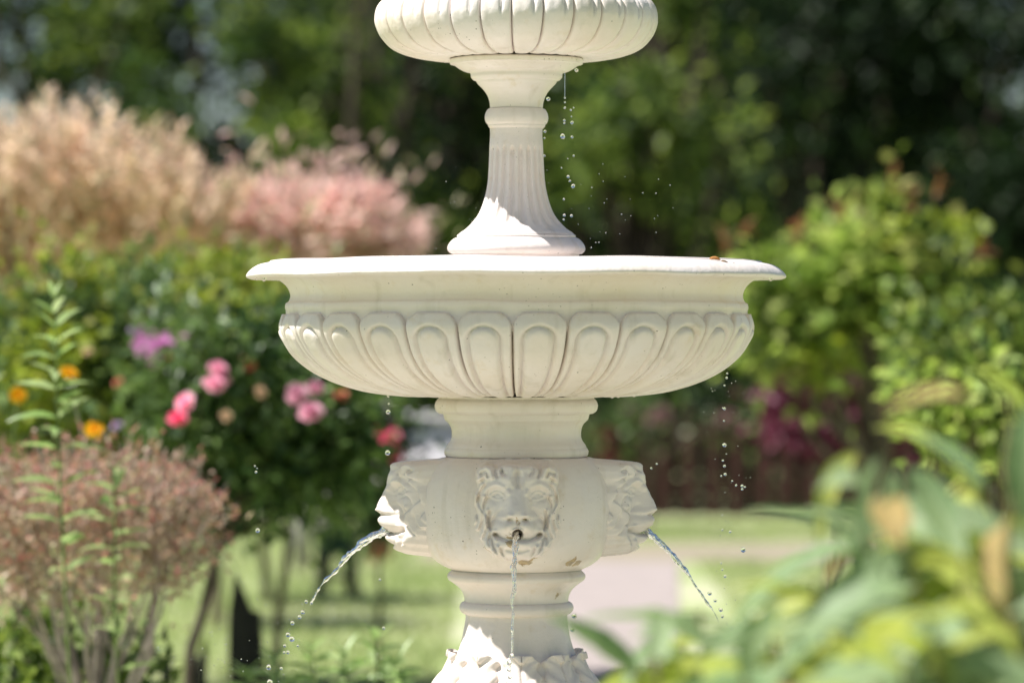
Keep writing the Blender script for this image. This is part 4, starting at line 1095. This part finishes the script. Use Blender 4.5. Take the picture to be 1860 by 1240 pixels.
STEML = leaf_obj_mat('stem_leaf_green', (0.24, 0.38, 0.11), (0.40, 0.50, 0.24), (0.30, 0.36, 0.18), 0.4)
SLM = [lance('stem_leaf', STEML, 0.15, 0.3, 0.22, 7, 1), lance('stem_leaf', STEML, 0.35, 0.25, 0.26, 7, 2)]
def leafy_stem(name, label, cat, pts, nleaf, L, seed, group=None, extra=None, spread=0.75):
    r = np.random.default_rng(seed)
    pts = catmull(pts, 6)
    b0 = Vector(pts[0])
    root = empty(name, b0, label, cat, group)
    v, f = tubes([(pts - np.array(b0), np.linspace(0.005, 0.0018, len(pts)))], 7)
    ob('stem', mesh_np('stem', v, f, GSTEM), root)
    for k in range(nleaf):
        t = 0.30 + 0.70 * (k + 0.5) / nleaf
        p = pts[int(t * (len(pts) - 1))]
        a = k * 2.4 + r.normal(0, 0.3)
        el = 0.35 + 0.75 * max(0, (t - 0.8) / 0.2) + r.normal(0, 0.12)
        d = (math.cos(a) * math.cos(el), math.sin(a) * math.cos(el), math.sin(el))
        ob('leaf', SLM[k % 2], root, loc=Vector(p) - b0, rot=orient(d, r.normal(0, 0.35)), scale=L * r.uniform(0.75, 1.2) * (1 - 0.35 * max(0, (t - 0.75) / 0.25)))
    return root
def g0(px, d):
    q = P(px, 620, d); q.z = 0; return q
leafy_stem('leafy_plant', 'tall upright leafy green stem at the left', 'plant', [g0(150, 9.2), P(120, 1100, 9.2), P(108, 850, 9.2), P(102, 680, 9.2), P(98, 515, 9.2)], 34, 0.115, 161, 'leafy green stems')
leafy_stem('leafy_plant', 'shorter leafy green stem rising above the pink shrub', 'plant', [g0(240, 9.3), P(210, 1150, 9.3), P(208, 950, 9.3), P(205, 845, 9.3)], 22, 0.095, 162, 'leafy green stems')
for i, (px, py, lab) in enumerate(((500, 1190, 'low leafy stem at the bottom beside the tall slate stone'), (565, 1165, 'low leafy stem at the bottom under the end of the left jet'), (625, 1180, 'low leafy stem at the bottom between the left jet and the pedestal'), (680, 1140, 'tallest of the low leafy stems, left of the pedestal'), (720, 1195, 'low leafy stem at the bottom nearest the pedestal'), (445, 1215, 'low leafy stem at the bottom in front of the slate stone'))):
    leafy_stem('leafy_plant', lab, 'plant', [g0(px + 15, 9.6), P(px + 8, 1300, 9.6), P(px, py, 9.6)], 26, 0.105, 170 + i, 'leafy green stems')
# golden flowers
gp0 = empty('golden_flower_plant', g0(110, 10.2), 'plant with golden yellow flowers at the left edge', 'flower')
paths = []
for x, y, s in ((125, 678, 0.065), (32, 718, 0.062), (172, 781, 0.07), (60, 998, 0.04), (80, 1004, 0.04), (8, 1040, 0.035)):
    blossom(gp0, x, y, 9.9 if y > 900 else 10.2, s, 'yellow', DYM)
    q = np.array(P(x, y, 9.9 if y > 900 else 10.2) - gp0.location)
    paths.append((bend((0, 0, 0), q, 8, 0.05), np.full(8, 0.003)))
v, f = tubes(paths, 5); ob('stems', mesh_np('stems', v, f, GSTEM), gp0)
b = g0(140, 9.9)
plant('green_undergrowth', 'low green undergrowth among the pink shrub stems', 'plant', b, [ROSEL, DEC_A], [(130, 1190, 9.9, 130, 60, 0.15), (60, 1230, 9.9, 110, 50, 0.12), (210, 1230, 9.9, 80, 40, 0.12)], 30, 800, 0.05, 0.026, 181, 0.05, GSTEM, 0.006, 14)

# ------------------------------------------------------------------ foreground shrub, right: every leaf is a part
FG1 = leaf_obj_mat('broad_leaf_green', (0.19, 0.29, 0.13), (0.33, 0.42, 0.24), (0.42, 0.48, 0.30), 0.34, 0.48, 0.35)
FG2 = leaf_obj_mat('broad_leaf_lime', (0.34, 0.42, 0.06), (0.46, 0.50, 0.12), (0.50, 0.52, 0.2), 0.42)
FG3 = leaf_obj_mat('broad_leaf_orange', (0.44, 0.27, 0.10), (0.50, 0.40, 0.18), (0.5, 0.38, 0.18), 0.42)
FGM = [[lance('broad_leaf', m, dr, fo, wd, 11, sd) for dr, fo, wd, sd in ((0.35, 0.22, 0.31, 1), (0.60, 0.18, 0.34, 2), (0.22, 0.3, 0.28, 3))] for m in (FG1, FG2, FG3)]
fgroot = empty('foreground_shrub', (0.62, 4.2 - D0, 0), 'out of focus shrub with long green and orange leaves in the right foreground', 'shrub')
r_ = np.random.default_rng(205)
twigs = [  # tip pixel, distance, start pixel, distance
    ((1690, 770), 4.1, (1760, 1330), 4.2), ((1560, 830), 4.0, (1640, 1350), 4.1), ((1830, 700), 4.3, (1880, 1330), 4.3), ((1850, 860), 3.9, (1900, 1400), 4.0),
    ((1640, 960), 3.8, (1700, 1420), 3.9), ((1480, 1060), 4.0, (1560, 1400), 4.1), ((1360, 1110), 4.2, (1440, 1420), 4.2), ((1210, 1120), 4.3, (1330, 1430), 4.3), ((1130, 1190), 4.3, (1260, 1430), 4.3),
    ((1750, 1010), 3.8, (1780, 1420), 3.9), ((1560, 1120), 3.7, (1600, 1440), 3.8), ((1690, 1130), 3.6, (1720, 1440), 3.7), ((1820, 1090), 3.7, (1850, 1440), 3.8), ((1420, 1180), 3.9, (1480, 1440), 3.9), ((1290, 1190), 4.1, (1360, 1440), 4.1), ((1150, 1215), 4.2, (1280, 1450), 4.2), ((1240, 1150), 4.4, (1330, 1450), 4.4), ((1500, 1000), 4.3, (1540, 1400), 4.3), ((1590, 900), 4.2, (1640, 1400), 4.2), ((1780, 880), 4.0, (1800, 1400), 4.1), ((1640, 1190), 3.6, (1650, 1440), 3.6), ((1350, 1210), 3.9, (1400, 1440), 3.9), ((1170, 1165), 4.4, (1280, 1450), 4.4), ((1190, 1190), 4.0, (1300, 1450), 4.0), ((1270, 1110), 4.2, (1370, 1450), 4.2), ((1400, 1100), 4.1, (1470, 1450), 4.1)]
paths = []; b0 = Vector(fgroot.location)
for k, (tip, dt, sp_, ds) in enumerate(twigs):
    p0 = np.array(P(*sp_, ds)); p1 = np.array(P(*tip, dt))
    pp = bend(p0, p1, 12, 0.05, r_)
    low = bend(np.array(b0) + np.append(r_.normal(0, 0.06, 2), 0), p0, 8, 0.03, r_)
    paths.append((np.vstack([low[:-1], pp]) - np.array(b0), np.linspace(0.008, 0.0025, 19)))
    nl = 10
    for i in range(nl):
        t = 0.12 + 0.88 * (i + 0.5) / nl
        p = pp[min(11, int(t * 11))] + r_.normal(0, 0.004, 3)
        a = i * 2.4 + k * 1.3 + r_.normal(0, 0.3)
        el = -0.15 + r_.normal(0, 0.3) + (0.5 if t > 0.9 else 0)
        d = (math.cos(a) * math.cos(el), math.sin(a) * math.cos(el), math.sin(el))
        young = t > 0.80
        mi = 2 if (young and tip[0] > 1400 and r_.random() < 0.18) else (1 if r_.random() < (0.5 if young else (0.4 if tip[0] < 1450 else 0.13)) else 0)
        sz = (0.11 if young else 0.20) * r_.uniform(0.8, 1.2)
        ob('leaf', FGM[mi][int(r_.integers(0, 3))], fgroot, loc=Vector(p) - b0, rot=orient(d, r_.normal(0, 0.5)), scale=sz)
def hero(p, q, d0, d1, mi, v, roll):
    a = P(*p, d0); c = P(*q, d1)
    ob('leaf', FGM[mi][v], fgroot, loc=a - b0, rot=orient(c - a, roll), scale=(c - a).length)
hero((1560, 820), (1425, 985), 4.2, 4.15, 1, 0, 1.2)
hero((1600, 830), (1490, 1060), 4.0, 3.95, 0, 1, 1.0)
hero((1620, 850), (1620, 1030), 3.9, 3.9, 0, 2, 1.4)
hero((1650, 850), (1790, 1010), 3.9, 3.9, 0, 1, -1.1)
hero((1760, 720), (1600, 700), 3.6, 3.6, 2, 0, 0.5)
hero((1880, 790), (1800, 640), 4.2, 4.3, 1, 2, 1.0)
hero((1890, 720), (1830, 980), 3.8, 3.8, 0, 0, -1.0)
v, f = tubes(paths, 7)
ob('twigs', mesh_np('twigs', v, f, plain('olive_twig', (0.20, 0.17, 0.08), 0.7, 0.3, 40)), fgroot)
